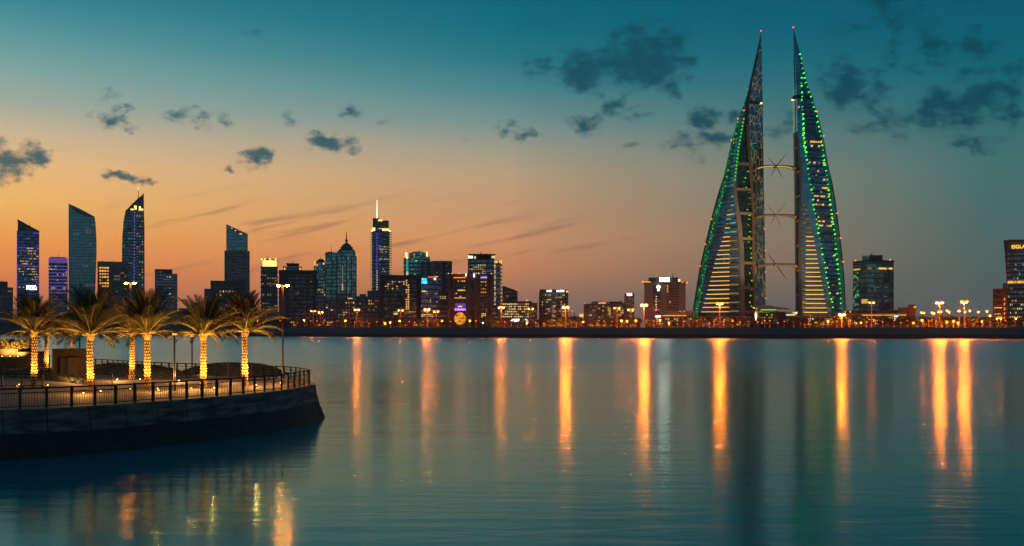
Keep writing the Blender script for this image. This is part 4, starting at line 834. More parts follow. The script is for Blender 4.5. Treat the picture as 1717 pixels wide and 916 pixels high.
def canopy():
    b = Bld('canopy_pavilion', 'low pavilion with a curved overhanging roof between the twin sail towers', 1294, 800)
    m = MB(); ys = (-6, 16)
    pro = [(1263, 515.5), (1266, 512.8), (1275, 511.6), (1288, 512.4), (1302, 514.6), (1314, 516.6), (1323, 518)]; und = [(1323, 518.6), (1312, 518.4), (1298, 517.6), (1280, 517.2), (1266, 517)]
    m.sil([(b.x(x), b.z(y)) for x, y in (pro + und)][::-1], *ys); m.build('roof', 'beige', b.o)
    b.box('glazing', 'glass_teal_rich', 1268, 1304, 517.2, 523, 12, -1); b.box('wall', 'grey_dark', 1266, 1318, 523, None, 14, 0)
    b.pane('win_green', 1276, 1302, 518.8, 520.6, -.7); b.pane('win_dim', 1269, 1290, 523.4, 524.4, .4); b.grid(['win_dim', 'win_warm'], 1268, 1304, 526, 544, 9, 4, .3, .5, .4, .3)
    b = Bld('link_building', 'low link building with a long lit window beside the right sail tower', 1326, 805)
    b.box('wall', 'grey_mid', 1314, 1336, 525.5, None, 14); b.box('roof_slab', 'beige', 1313, 1337, 524, 525.5, 15, 1); b.pane('win_pale', 1315, 1333, 527, 529.4, .5); b.grid(['win_dim'], 1315, 1334, 531, 543, 6, 3, .4)
    b = Bld('shop_arcade', 'row of bright shopfronts under the left sail tower', 1208, 745)
    b.box('wall', 'brown_grid', 1160, 1258, 532.5, None, 14); b.box('roof_slab', 'beige', 1158, 1260, 531, 532.5, 16, 1.5); b.grid(['win_gold', 'win_amber', 'win_pale', 'win_dim', 'win_white'], 1162, 1256, 534, 546, 26, 3, .34, .5, .5, .4)
    b = Bld('shop_arcade', 'row of bright shopfronts under the right sail tower', 1374, 735)
    b.box('wall', 'brown_grid', 1338, 1412, 531.5, None, 14); b.box('roof_slab', 'beige', 1336, 1414, 530, 531.5, 16, 1.5); b.grid(['win_gold', 'win_amber', 'win_pale', 'win_dim', 'win_white'], 1340, 1410, 533, 546, 20, 3, .36, .5, .5, .4)
    for (x0, x1, t, Y, lab) in ((486, 556, 536, 900, 'low brown waterfront shops below the brown slab block'), (592, 650, 535, 850, 'low brown waterfront shops below the slim spire skyscraper'), (655, 748, 537, 820, 'low waterfront shops below the square glass block'), (905, 976, 539, 770, 'low waterfront shops below the curved sign office'), (984, 1074, 537, 755, 'low waterfront shops before the long low offices'), (1540, 1662, 532, 735, 'long low orange lit market hall between the masts'), (1664, 1790, 536, 690, 'low dark waterfront hall at the frame edge')):
        b = Bld('shop_row', lab, (x0 + x1) / 2, Y)
        b.box('wall', 'brown_grid', x0, x1, t + 1.5, None, 12); b.box('roof_slab', 'brown', x0 - 1, x1 + 1, t, t + 1.5, 14, 1.2)
        b.grid(['win_gold', 'win_amber', 'win_amber', 'win_dim'], x0 + 1, x1 - 1, t + 3, 547, int((x1 - x0) / 3.6), 2, .42 if x0 > 1500 else .3, .5, .5, .4)
canopy()

# ------------------------------------------------------------------ golden lantern sculpture
def lantern():
    Y = shoreY(771) + 14; e = empty('lantern_sculpture', (PX(771.4, Y), Y, GZ)); tag(e, 'round golden lantern sculpture glowing on a thin stand by the far shore', 'sculpture')
    R_ = 9.6 / F * Y; zc = PZ(534.5, Y) - GZ
    m = MB(); m.tube((0, 0, 0), (0, 0, zc - R_), .35, .3, 8); m.tube((0, 0, 0), (0, 0, .6), 1.6, 1.2, 10); m.build('stand', 'steel_dark', e)
    g, t, o = nt('lantern_skin'); n = NG(t); em = n.n('ShaderNodeEmission'); n.link(em.outputs[0], o.inputs[0]); tc = n.n('ShaderNodeTexCoord')
    em.inputs[0].default_value = (1, .36, .03, 1); n.link(n.m('MULTIPLY_ADD', n.ss(n.noise(tc.outputs['Object'], .55, 4, .6), .35, .7), 1.6, .35), em.inputs[1]); MATS['lantern_skin'] = g
    m = MB(); N, K = 16, 10
    def P(i, j):
        a = pi * j / K; r = sin(a); zz = cos(a); q = 1.08 if j in (0,) else 1
        return (R_ * r * cos(2 * pi * i / N), R_ * r * sin(2 * pi * i / N), zc + R_ * (zz * (1 + .12 * abs(zz))) * q)
    for j in range(K):
        for i in range(N): m.face([P(i, j), P(i, j + 1), P(i + 1, j + 1), P(i + 1, j)])
    m.build('shade', 'lantern_skin', e)
    m = MB()
    for j in range(1, K, 2):
        for i in range(N): m.tube([x * 1.01 if k < 2 else x for k, x in enumerate(P(i, j))], [x * 1.01 if k < 2 else x for k, x in enumerate(P(i + 1, j))], .1, .1, 4, cap=False)
    for i in range(0, N, 2):
        for j in range(K): m.tube([x * 1.01 if k < 2 else x for k, x in enumerate(P(i, j))], [x * 1.01 if k < 2 else x for k, x in enumerate(P(i, j + 1))], .1, .1, 4, cap=False)
    m.build('frame', 'brown_dark', e)
lantern()

# ------------------------------------------------------------------ street lamps on the far bank
SEG = [(170, 'far behind the leftmost palms'), (480, 'far behind the middle palms'), (560, 'below the brown slab block'), (650, 'below the slim spire skyscraper'), (745, 'before the square glass block'), (832, 'around the golden lantern sculpture'), (900, 'before the lit low office'), (978, 'below the curved sign office'),
       (1074, 'before the long low offices'), (1160, 'before the beige hotel'), (1262, 'under the left sail tower'), (1335, 'between the two sail towers'), (1425, 'under the right sail tower'), (1540, 'before the waterfront mall'), (1662, 'around the floodlight masts'), (9999, 'at the frame edge beside the slanted hotel')]
def seg(px):
    for q, s in SEG:
        if px < q: return s
LM = {}
def lamp_meshes(h):
    key = round(h * 2) / 2
    if key not in LM:
        m = MB(); m.tube((0, 0, 0), (0, 0, key - .2), .3, .22, 8); m.tube((0, 0, 0), (0, 0, .8), .4, .32, 8); LM[key] = m.mesh('pole', 'pole_paint')
    return LM[key]
m_ = MB(); m_.tube((-1.5, 0, -.2), (1.5, 0, -.2), .1, .1, 6); m_.tube((0, 0, -.5), (0, 0, .1), .18, .15, 6); ARM = m_.mesh('arm', 'pole_paint')
def headmesh(mat, w):
    m = MB(); m.ball((0, 0, 0), w, w * .7, w * .5, 10, 6); return m.mesh('lamp_head', mat, True)
HM = {(k, w): headmesh(k, w) for k, w in (('lamp_star', .42), ('lamp_bright', .4), ('lamp_mid', .36), ('lamp_low', .5), ('lamp_white', .4))}
m_ = MB(); m_.ball((0, 0, 0), 1.0, .8, .5, 12, 7); HALO = m_.mesh('lamp_head', 'lamp_halo', True)  # glowing shell added to draw the orange halo round each bulb
def street_lamp(px, py, kind, w, label, group=None, back=9, heads=2):
    Y = shoreY(px) + back; h = PZ(py, Y) - GZ
    e = empty('street_lamp', (PX(px, Y), Y, GZ), rnd.uniform(-.25, .25)); tag(e, label, 'street lamp', group)
    inst('pole', lamp_meshes(h), e)
    zt = round(h * 2) / 2
    def head(x):
        if kind in ('lamp_low', 'lamp_white'): inst('lamp_head', HM[(kind, w)], e, (x, 0, zt)); return
        sh = inst('lamp_head', HALO, e, (x, 0, zt + .2), sc=((1.25, 1.25, 1.2) if kind == 'lamp_star' else (1, 1, 1)))
        inst('bulb', HM[(kind, w)], sh, (0, -.1, -.42))
    if heads == 2:
        inst('arm', ARM, e, (0, 0, zt))
        for q in (-1, 1): head(1.35 * q)
    else: head(0)
big = [(525, 521.5, 'lamp_mid', 'twin headed street lamp nearer the tall promenade lamp, below the brown slab'), (537.5, 524, 'lamp_mid', 'shorter twin headed street lamp right of the brown slab block'), (598.5, 519.5, 'lamp_bright', 'bright twin headed street lamp below the grey podium block'),
       (672, 520, 'lamp_mid', 'twin headed street lamp before the middle of the square glass block'), (716, 518, 'lamp_bright', 'bright twin headed street lamp before the blue sign office'), (731.5, 522, 'lamp_mid', 'smaller street lamp just right of the blue sign office lamp'),
       (840.5, 516, 'lamp_bright', 'bright twin headed street lamp at the left end of the lit low office'), (890, 518, 'lamp_mid', 'dimmer street lamp at the right end of the lit low office'), (948.5, 514.5, 'lamp_star', 'brightest street lamp right beside the curved sign office'),
       (942.5, 522, 'lamp_low', 'small dim lamp left of the bright lamp at the curved office'), (956, 521, 'lamp_low', 'small dim lamp right of the bright lamp at the curved office'), (1034.5, 516.5, 'lamp_mid', 'twin headed street lamp before the right wing of the long low offices'), (1057.5, 519, 'lamp_mid', 'twin headed street lamp at the foot of the slim sign tower'),
       (1080, 511.5, 'lamp_star', 'brilliant twin headed street lamp at the left corner of the beige hotel'), (1144, 523, 'lamp_low', 'small twin lamp on the pavilion right of the beige hotel'), (1207, 509, 'lamp_star', 'brilliant street lamp before the golden bands of the left sail tower'),
       (1411.5, 527, 'lamp_star', 'bright street lamp at the right foot of the right sail tower'), (1461.5, 508, 'lamp_mid', 'tall twin headed lamp before the corner glass office'), (1461, 536, 'lamp_low', 'short twin lamp under the tall lamp at the corner glass office'), (1575.5, 507, 'lamp_star', 'left of the two tall blazing floodlight masts at the right'), (1617, 506.5, 'lamp_star', 'right of the two tall blazing floodlight masts at the right')]
BK = {942.5: 60, 956: 75, 537.5: 40, 731.5: 45, 890: 40, 1144: 60, 1057.5: 40}
for px, py, k, lab in big: street_lamp(px, py, k, {'lamp_star': .42, 'lamp_bright': .4, 'lamp_mid': .36, 'lamp_low': .5}[k], lab, 'tall twin lamps along the far shore', BK.get(px, 9))
for px, py in ((1545, 524), (1549, 525.5), (1563, 524.5), (1566, 525), (1574, 523), (1578, 523), (1588, 521.5), (1591.5, 523.5), (1608.5, 521), (1618, 523.5), (1626, 521), (1640.5, 523), (1655, 522), (1546, 536.5), (1660, 529), (1672, 534), (1678, 534.2), (1703, 534.6)):
    street_lamp(px, py, 'lamp_mid', .36, 'orange street lamp glowing ' + seg(px), 'orange lamps ' + seg(px), rnd.uniform(35, 110) if py < 530 else 14, 1)
px = -60.0
while px < 1716:
    k = rnd.choice(['lamp_low', 'lamp_low', 'lamp_mid', 'lamp_low']) if rnd.random() < .93 else 'lamp_white'
    street_lamp(px, rnd.uniform(537.5, 542), k, {'lamp_low': .5, 'lamp_mid': .36, 'lamp_white': .4}[k], ('short white promenade lamp ' if k == 'lamp_white' else 'short orange promenade lamp ') + seg(px), ('white promenade lamps ' if k == 'lamp_white' else 'short promenade lamps ') + seg(px), rnd.uniform(6, 40), 1)
    px += rnd.uniform(7.5, 16) if px > 480 else rnd.uniform(22, 45)

# ------------------------------------------------------------------ trees on the far bank
def tree_mesh(seed, n=420):
    r = random.Random(seed); m = MB(); cl = []
    for k in range(9): a = r.uniform(0, 2 * pi); q = r.uniform(.2, .75); cl.append((q * cos(a), q * sin(a), r.uniform(.35, 1.05), r.uniform(.28, .5)))
    for k in range(n):
        c = r.choice(cl); d = [r.gauss(0, 1) for _ in range(3)]; l = sqrt(sum(x * x for x in d)); rad = c[3] * r.uniform(.6, 1.08)
        p = [c[i] + d[i] / l * rad for i in range(3)]; s = r.uniform(.05, .12); u = [r.uniform(-1, 1) for _ in range(3)]; v = [r.uniform(-1, 1) for _ in range(3)]
        m.face([[p[i] - u[i] * s for i in range(3)], [p[i] + v[i] * s for i in range(3)], [p[i] + u[i] * s for i in range(3)], [p[i] - v[i] * s for i in range(3)]])
    return m.mesh('crown', 'leaf_dark')
CROWN = [tree_mesh(s) for s in range(5)]
m_ = MB(); m_.tube((0, 0, 0), (0, 0, .6), .07, .05, 7); m_.tube((0, 0, .5), (.3, .1, .95), .045, .02, 5); m_.tube((0, 0, .5), (-.28, -.12, .9), .045, .02, 5); m_.tube((0, 0, .5), (.02, .25, 1.0), .04, .02, 5); TRUNK = m_.mesh('trunk', 'bark')
px = -60.0
while px < 1740:
    for row in (0, 1):
        if rnd.random() < (.82 if row == 0 else .55):
            q = px + rnd.uniform(-4, 4); Y = shoreY(q) + (16 if row == 0 else 48) + rnd.uniform(-4, 8); h = rnd.uniform(2.6, 3.9) + (1.2 if row else 0)
            e = empty('shade_tree', (PX(q, Y), Y, GZ), rnd.uniform(0, 6.28)); tag(e, ('dark rounded tree on the promenade ' if row == 0 else 'taller dark tree behind the promenade row ') + seg(q), 'tree', ('promenade trees ' if row == 0 else 'back row trees ') + seg(q))
            inst('trunk', TRUNK, e, sc=(h, h, h)); inst('crown', rnd.choice(CROWN), e, (0, 0, h * .25), (0, 0, rnd.uniform(0, 6)), (h * rnd.uniform(.85, 1.15), h, h * rnd.uniform(.85, 1.1)))
    px += rnd.uniform(11, 16)

for (x0, x1, t, Y, m_, lab) in ((206, 262, 512, 1100, 'slate_grid', 'low slate flats behind the middle palm crowns'), (-60, 34, 528, 1160, 'grey_grid', 'low grey flats behind the leftmost palm crown'), (296, 346, 517, 1080, 'slate_grid', 'low slate flats left of the brown arcade block'), (36, 112, 522, 1180, 'slate_grid', 'low slate flats below the violet topped block'), (412, 470, 519, 980, 'grey_grid', 'low grey flats left of the brown slab block'), (114, 204, 530, 1130, 'grey_grid', 'long low grey flats below the curved sail tower')):
    b = Bld('low_flats', lab, (x0 + x1) / 2, Y); xm = x0 + (x1 - x0) * .55
    b.box('wall', m_, x0, x1, t + 4, None, 20, ledge=('grey_mid', 3.6, .7, .4)); b.box('upper_storey', m_, x0 + 3, xm, t, t + 4, 14, -2); b.box('roof_plant', 'roof_dark', xm + 3, xm + 11, t + 2, t + 4, 10, -4)
    b.grid(['win_dim', 'win_amber', 'win_dim'], x0 + 1, x1 - 1, t + 5, 548, int((x1 - x0) / 4), int((546 - t) / 4.5), .1, .5, .45, .6)
# ------------------------------------------------------------------ near promenade
NEAR = [on_level(px, py, DZ) for px, py in ((-420, 716), (-220, 703), (-100, 696.5), (0, 690.5), (100, 686), (181, 681.5), (309, 672), (415, 663), (470, 656.8), (502, 651.8), (519, 648.3))]
FAR = [(PX(px, F * 2.7 / (py - HY)), F * 2.7 / (py - HY)) for px, py in ((527.5, 622.8), (525, 621.2), (516, 619.6), (496, 617.2), (472, 615.7), (425, 613.5), (345, 612), (260, 609), (160, 603.5), (0, 600), (-300, 597))]
EDGE = smooth_path(NEAR + FAR, 8)
i_tip = max(range(len(EDGE)), key=lambda i: EDGE[i][0])
def promenade():
    m = MB(); m.face([(x, y, DZ) for x, y in EDGE])
    g, t, o = nt('paving'); n = NG(t); b = n.n('ShaderNodeBsdfPrincipled'); n.link(b.outputs[0], o.inputs[0]); ge = n.n('ShaderNodeNewGeometry')
    br = n.n('ShaderNodeTexBrick'); br.inputs['Scale'].default_value = 1.4; br.inputs['Color1'].default_value = (.13, .09, .062, 1); br.inputs['Color2'].default_value = (.18, .13, .09, 1); br.inputs['Mortar'].default_value = (.1, .08, .06, 1); br.inputs['Mortar Size'].default_value = .02; n.link(ge.outputs['Position'], br.inputs['Vector'])
    n.link(n.mix(n.noise(ge.outputs['Position'], .5, 5, .6), br.outputs['Color'], (.13, .1, .08, 1)), b.inputs['Base Color']); b.inputs['Roughness'].default_value = .75; MATS['paving'] = g
    tag(m.build('pavement', 'paving'), kind='structure')
    # battered sea wall
    g, t, o = nt('wall_blocks'); n = NG(t); b = n.n('ShaderNodeBsdfPrincipled'); n.link(b.outputs[0], o.inputs[0]); uv = n.n('ShaderNodeUVMap'); sp = n.n('ShaderNodeSeparateXYZ'); n.link(uv.outputs[0], sp.inputs[0])
    wob = n.noise(uv.outputs[0], .8, 4, .6); jn = n.m('LESS_THAN', n.m('FRACT', n.m('ADD', n.m('DIVIDE', sp.outputs[0], 1.9), n.m('MULTIPLY', wob, .05))), .022)
    st = n.n('ShaderNodeMapping'); st.inputs['Scale'].default_value = (.5, 3, 1); n.link(uv.outputs[0], st.inputs[0])
    c = n.mix(n.ss(n.noise(st.outputs[0], 1.2, 6, .65), .35, .68), (.085, .06, .044, 1), (.36, .255, .185, 1)); n.link(n.mix(jn, c, (.012, .012, .013, 1)), b.inputs['Base Color']); b.inputs['Roughness'].default_value = .8
    bp = n.n('ShaderNodeBump'); bp.inputs['Distance'].default_value = .04; n.link(n.m('SUBTRACT', n.noise(uv.outputs[0], 5, 6, .65), n.m('MULTIPLY', jn, 2.0)), bp.inputs['Height']); n.link(bp.outputs[0], b.inputs['Normal']); MATS['wall_blocks'] = g
    w = empty('sea_wall', (EDGE[i_tip][0], EDGE[i_tip][1], 0)); tag(w, 'curved battered concrete sea wall round the near palm promenade', 'sea wall')
    lx, ly = w.location[0], w.location[1]
    def strip(name, mat, prof, jag=0):
        m = MB(); r = random.Random(5); P = [offset(EDGE, o_) for o_, z in prof]; L = 0
        J = [[r.uniform(-jag, jag) for _ in EDGE] for _ in prof]
        for i in range(len(EDGE) - 1):
            d = hypot(EDGE[i + 1][0] - EDGE[i][0], EDGE[i + 1][1] - EDGE[i][1])
            for k in range(len(prof) - 1):
                z0, z1 = prof[k][1], prof[k + 1][1]
                m.face([(P[k + 1][i][0] - lx, P[k + 1][i][1] - ly, z1 + J[k + 1][i]), (P[k + 1][i + 1][0] - lx, P[k + 1][i + 1][1] - ly, z1 + J[k + 1][i + 1]), (P[k][i + 1][0] - lx, P[k][i + 1][1] - ly, z0 + J[k][i + 1]), (P[k][i][0] - lx, P[k][i][1] - ly, z0 + J[k][i])], [(L, z1), (L + d, z1), (L + d, z0), (L, z0)])
            L += d
        return m.build(name, mat, w)
    strip('coping', 'wall_blocks', [(-.45, DZ + .004), (-.45, DZ + .06), (.02, DZ + .06), (.06, DZ + .02), (.08, DZ - .12)]); strip('wall_face', 'wall_blocks', [(.08, DZ - .12), (.13, 1.62), (.22, 1.25), (.26, 1.1)]); strip('lower_band', 'wall_wet', [(.26, 1.1), (.34, .74), (.42, .66)]); strip('footing', 'wall_wet', [(.42, .66), (.52, .35), (.66, .0), (.8, -.8)], .02)
    # railings
    def railing(name, label, path, z0, h, step, panels=True, thick=.05):
        e = empty(name, (path[0][0], path[0][1], z0)); tag(e, label, 'railing'); ox, oy = path[0]; ps = resample(path, step)
        pm = MB(); pm.box(-thick, thick, -thick, thick, 0, h + .05); pm = pm.mesh('post', 'steel_dark')
        for a, b in zip(ps, ps[1:] + [ps[-1]]): inst('post', pm, e, (a[0] - ox, a[1] - oy, 0), (0, 0, math.atan2(b[1] - a[1], b[0] - a[0])))
        for nm, zz, r in (('top_rail', h, .04), ('mid_rail', h * .78, .022), ('bottom_rail', .1, .022)):
            m = MB()
            for a, b in zip(ps, ps[1:]): m.tube((a[0] - ox, a[1] - oy, zz), (b[0] - ox, b[1] - oy, zz), r, r, 6, cap=False)
            m.build(nm, 'steel_dark', e)
        if panels:
            n = 9
            for a, b in zip(ps, ps[1:]):
                m = MB()
                for k in range(1, n): x, y = a[0] + (b[0] - a[0]) * k / n - ox, a[1] + (b[1] - a[1]) * k / n - oy; m.tube((x, y, .1), (x, y, h * .78), .011, .011, 4, cap=False)
                m.build('baluster_panel', 'steel_dark', e)
        else:
            m = MB()
            for zz in (.3, .5):
                for a, b in zip(ps, ps[1:]): m.tube((a[0] - ox, a[1] - oy, zz), (b[0] - ox, b[1] - oy, zz), .012, .012, 4, cap=False)
            m.build('wire', 'steel_dark', e)
    ins = offset(EDGE, -.3); i0 = next(i for i, p in enumerate(ins) if (p[0] / p[1]) * F + CX > -60); j0 = max(i for i, p in enumerate(ins) if (p[0] / p[1]) * F + CX > 60)
    railing('railing', 'dark metal railing with thin balusters along the near promenade edge', ins[i0:i_tip + 1], DZ + .06, .9, 1.12)
    railing('railing', 'dark open railing along the far side of the near promenade', ins[i_tip + 1:j0], DZ + .06, .9, 1.12, False, .045)
    A, B = on_level(-30, 649, DZ), on_level(94, 650, DZ); railing('railing', 'inner railing on the promenade behind the leftmost palm trunk', [A, B], DZ, .82, 1.35, True, .035)
    A, B = on_level(158, 651, DZ), on_level(214, 649, DZ); railing('railing', 'short inner railing between the second and third front palms', [A, B], DZ, .82, 1.1, True, .03)
promenade()

def lawn(label_name, pts, h, hz=.006):
    """a low grassed mound: heights rise away from its rim; blades stand all over it"""
    m = MB(); r = random.Random(len(pts)); cx = sum(p[0] for p in pts) / len(pts); cy = sum(p[1] for p in pts) / len(pts); P = smooth_path(pts + [pts[0]], 6)
    rings = [[(cx + (x - cx) * s, cy + (y - cy) * s, DZ + hz + h * (1 - s ** 3) + r.uniform(-.01, .01)) for x, y in P] for s in (1, .9, .75, .5, .25, .02)]
    for a, b in zip(rings, rings[1:]):
        for i in range(len(P) - 1): m.face([a[i], a[i + 1], b[i + 1], b[i]])
    for k in range(3500):
        i = r.randrange(len(P) - 1); s = sqrt(r.random()); x, y = cx + (P[i][0] - cx) * s + r.uniform(-.1, .1), cy + (P[i][1] - cy) * s + r.uniform(-.1, .1); z = DZ + hz + h * (1 - s ** 3); a = r.uniform(0, pi); w = .05; q = r.uniform(.05, .14)
        m.face([(x - w * cos(a), y - w * sin(a), z - .02), (x + w * cos(a), y + w * sin(a), z - .02), (x + r.uniform(-.06, .06), y + r.uniform(-.06, .06), z + q)])
    tag(m.build('grass', 'lawn_green'), kind='stuff')
pbr('lawn_green', (.05, .052, .016), .8, var=.6, scale=1.2)
lawn('a', [on_level(*q, DZ) for q in ((300, 626), (400, 634), (452, 633), (480, 629), (470, 624.5), (420, 621), (330, 619))], .75)
lawn('b', [on_level(*q, DZ) for q in ((150, 626), (240, 636), (318, 634), (300, 624), (230, 619), (160, 614))], .55)
lawn('c', [on_level(*q, DZ) for q in ((-40, 634), (60, 636), (150, 645), (120, 626), (60, 617), (-40, 616))], .3)

# ------------------------------------------------------------------ date palms
def frond(seed, length, droop, curl):
    """one feather leaf: an arching midrib (slot 0) with paired leaflets (slot 1), lying along +x"""
    r = random.Random(seed); m = MB(); n = 22; pts = []; x = z = 0.0; a = 0.0; a0 = 0
    for i in range(n + 1):
        pts.append((x, 0, z)); t = i / n; a = -droop * t ** 1.5; x += length / n * cos(a); z += length / n * sin(a)
    for i in range(n): w = .035 * (1 - i / n) + .008; m.tube(pts[i], pts[i + 1], w, w * .92, 5, 0, False)
    for i in range(2, n * 3):
        t = i / (n * 3); k = min(int(t * n), n - 1); f = t * n - k; p = [pts[k][j] + (pts[k + 1][j] - pts[k][j]) * f for j in range(3)]; d = [pts[k + 1][j] - pts[k][j] for j in range(3)]; l = sqrt(sum(q * q for q in d)); d = [q / l for q in d]
        L = length * .23 * (sin(pi * min(1, .18 + t * .82)) ** .7 * .9 + .12) * r.uniform(.8, 1.15)
        for s in (-1, 1):
            up = r.uniform(.05, .55); fw = r.uniform(.55, 1.0) + t * .5
            q = [d[0] * fw - d[2] * up, s * r.uniform(.6, 1.0), d[2] * fw + d[0] * up]; ql = sqrt(sum(c * c for c in q)); q = [c / ql for c in q]; sag = curl * L * r.uniform(.5, 1.4)
            mid = [p[j] + q[j] * L * .55 for j in range(3)]; tip = [p[j] + q[j] * L for j in range(3)]; tip[2] -= sag; mid[2] -= sag * .25
            w = .018; e = [d[0] * w, d[1] * w, d[2] * w]
            m.face([[p[j] - e[j] * .6 for j in range(3)], [p[j] + e[j] * .6 for j in range(3)], [mid[j] + e[j] for j in range(3)], [mid[j] - e[j] for j in range(3)]], None, 1)
            m.face([[mid[j] - e[j] for j in range(3)], [mid[j] + e[j] for j in range(3)], tip], None, 1)
    return m.mesh('frond', ['palm_rib', 'palm_leaf'])
FR = {'up': [frond(10 + k, 2.7, .55, .15) for k in range(3)], 'mid': [frond(20 + k, 2.7, .85, .2) for k in range(3)], 'low': [frond(30 + k, 2.4, 1.15, .3) for k in range(3)]}
def palm_trunk(seed, H):
    r = random.Random(seed); m = MB(); rows = int(H / .18); N = 6; R0 = .135
    def rad(z): return R0 * (1.12 - .14 * min(1, z / (H * .8)) + (.1 if z < .25 else 0))
    nz_ = 12
    for k in range(nz_): m.tube((0, 0, H * k / nz_), (0, 0, H * (k + 1) / nz_), rad(H * k / nz_) * .9, rad(H * (k + 1) / nz_) * .9, 16, 1, k in (0, nz_ - 1))
    for j in range(rows):                               # stubs of cut leaves, in a leaning lattice
        z = .04 + j * .18; Rz = rad(z)
        for i in range(N):
            a = 2 * pi * (i + .5 * (j % 2)) / N + r.uniform(-.05, .05); da = pi / N * .8; h = .15; o = Rz * (1.5 + r.uniform(-.06, .1))
            A = (Rz * .88 * cos(a), Rz * .88 * sin(a), z - .04); B = (Rz * .9 * cos(a - da), Rz * .9 * sin(a - da), z + .05); C = (Rz * .9 * cos(a + da), Rz * .9 * sin(a + da), z + .05); D = (o * cos(a), o * sin(a), z + h * .62); E = (Rz * .86 * cos(a), Rz * .86 * sin(a), z + h)
            m.face([A, C, D]); m.face([A, D, B]); m.face([B, D, E]); m.face([D, C, E])
    return m.mesh('trunk', ['palm_bark', 'bark_core'])
def boot_mesh(seed):
    r = random.Random(seed); m = MB(); m.ball((0, 0, 0), .24, .24, .3, 12, 8)
    for k in range(60):
        a = r.uniform(0, 2 * pi); z = r.uniform(-.28, .2); R_ = sqrt(max(.012, .04 - z * z * .35)); o = R_ + r.uniform(.05, .12); w = .06
        m.face([(R_ * cos(a - .2), R_ * sin(a - .2), z - .05), (R_ * cos(a + .2), R_ * sin(a + .2), z - .05), (o * cos(a + .1), o * sin(a + .1), z + .12), (o * cos(a - .1), o * sin(a - .1), z + .12)])
    return m.mesh('crown_base', 'palm_bark')
BOOT = [boot_mesh(s) for s in range(2)]
def fixture_mesh():
    m = MB(); m.tube((0, 0, 0), (0, 0, .06), .08, .06, 10); return m.mesh('housing', 'steel_dark')
FIX = fixture_mesh()
m_ = MB(); m_.ball((0, 0, 0), .04, .04, .03, 8, 5); LENS = m_.mesh('lens', 'ground_lens')
def uplight(x, y, label, group, target=None, watts=0, size=70, z=DZ):
    e = empty('ground_light', (x, y, z)); tag(e, label, 'ground light', group); inst('housing', FIX, e); inst('lens', LENS, e, (0, 0, .07))
    if watts:
        l = bpy.data.lights.new('uplight_beam', 'SPOT'); l.energy = watts; l.color = (1, .46, .075); l.spot_size = radians(size); l.spot_blend = .9; l.shadow_soft_size = .08
        o = bpy.data.objects.new('uplight_beam', l); COL.objects.link(o); o.parent = e; o.location = (0, 0, .22)
        dx, dy, dz = target[0] - x, target[1] - y, target[2] - z - .22
        from mathutils import Vector
        o.rotation_euler = Vector((dx, dy, dz)).to_track_quat('-Z', 'Y').to_euler()
PALMS = [(57, 648, 560.5, 1.0, 'leftmost front date palm, floodlit gold, beside the inner railing'), (77, 622, 561, .8, 'small back date palm just right of the leftmost front palm'), (123, 622, 560, .85, 'back date palm whose trunk rises behind the brown kiosk'), (152, 657, 566, 1.12, 'tall front date palm right of the brown kiosk, floodlit gold'),
         (221, 637, 559, .92, 'back date palm with slim trunk just left of the middle front palm'), (247, 653, 563, 1.08, 'middle front date palm with a broad glowing crown'), (341, 651, 566, 1.0, 'front date palm second from the promenade tip'), (411, 648, 560, 1.02, 'front date palm nearest the tall lamp at the promenade tip'), (296, 631, 560, .8, 'small date palm half hidden between the middle palm and its right neighbour')]
TR = {}
for k, (px, py, pt, sc, lab) in enumerate(PALMS[:8]):
    x, y = on_level(px, py, DZ); H = PZ(pt, y) - DZ
    e = empty('date_palm', (x, y, DZ), rnd.uniform(0, 6)); tag(e, lab, 'palm tree', 'floodlit date palms on the promenade')
    lean = (rnd.uniform(-.045, .045), rnd.uniform(-.03, .03), 0)
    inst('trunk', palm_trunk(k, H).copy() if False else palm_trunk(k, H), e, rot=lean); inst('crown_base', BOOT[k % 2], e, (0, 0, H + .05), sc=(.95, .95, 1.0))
    n = 68
    for i in range(n):
        t = i / n; az = i * 2.39996 + rnd.uniform(-.2, .2)
        if t < .42: cls, el = 'up', rnd.uniform(1.0, 1.5)
        elif t < .82: cls, el = 'mid', rnd.uniform(.5, 1.05)
        else: cls, el = 'low', rnd.uniform(.05, .45)
        s = sc * rnd.uniform(.78, 1.04)
        o = inst('frond', rnd.choice(FR[cls]), e, (.12 * cos(az), .12 * sin(az), H + .1 + .18 * (1 - t)), (rnd.uniform(-.3, .3), -el, az), (s, s, s)); 
    front = k in (0, 3, 5, 6, 7)
    grp = 'ground lights at the foot of the date palms'
    nm = lab.split(',')[0]
    for q, (dx, dy) in enumerate(((-.75, -.75), (.8, -.6))):
        uplight(x + dx, y + dy, 'amber ground light at the foot of the ' + ['leftmost front palm', 'small back palm beside it', 'palm behind the kiosk', 'front palm right of the kiosk', 'slim back palm', 'middle front palm', 'second front palm from the tip', 'front palm nearest the tip'][k], 'ground lights of the ' + nm.replace('date ', ''), (x - dx * .25, y, DZ + H * .72), 1600 if front else 1200, 74)
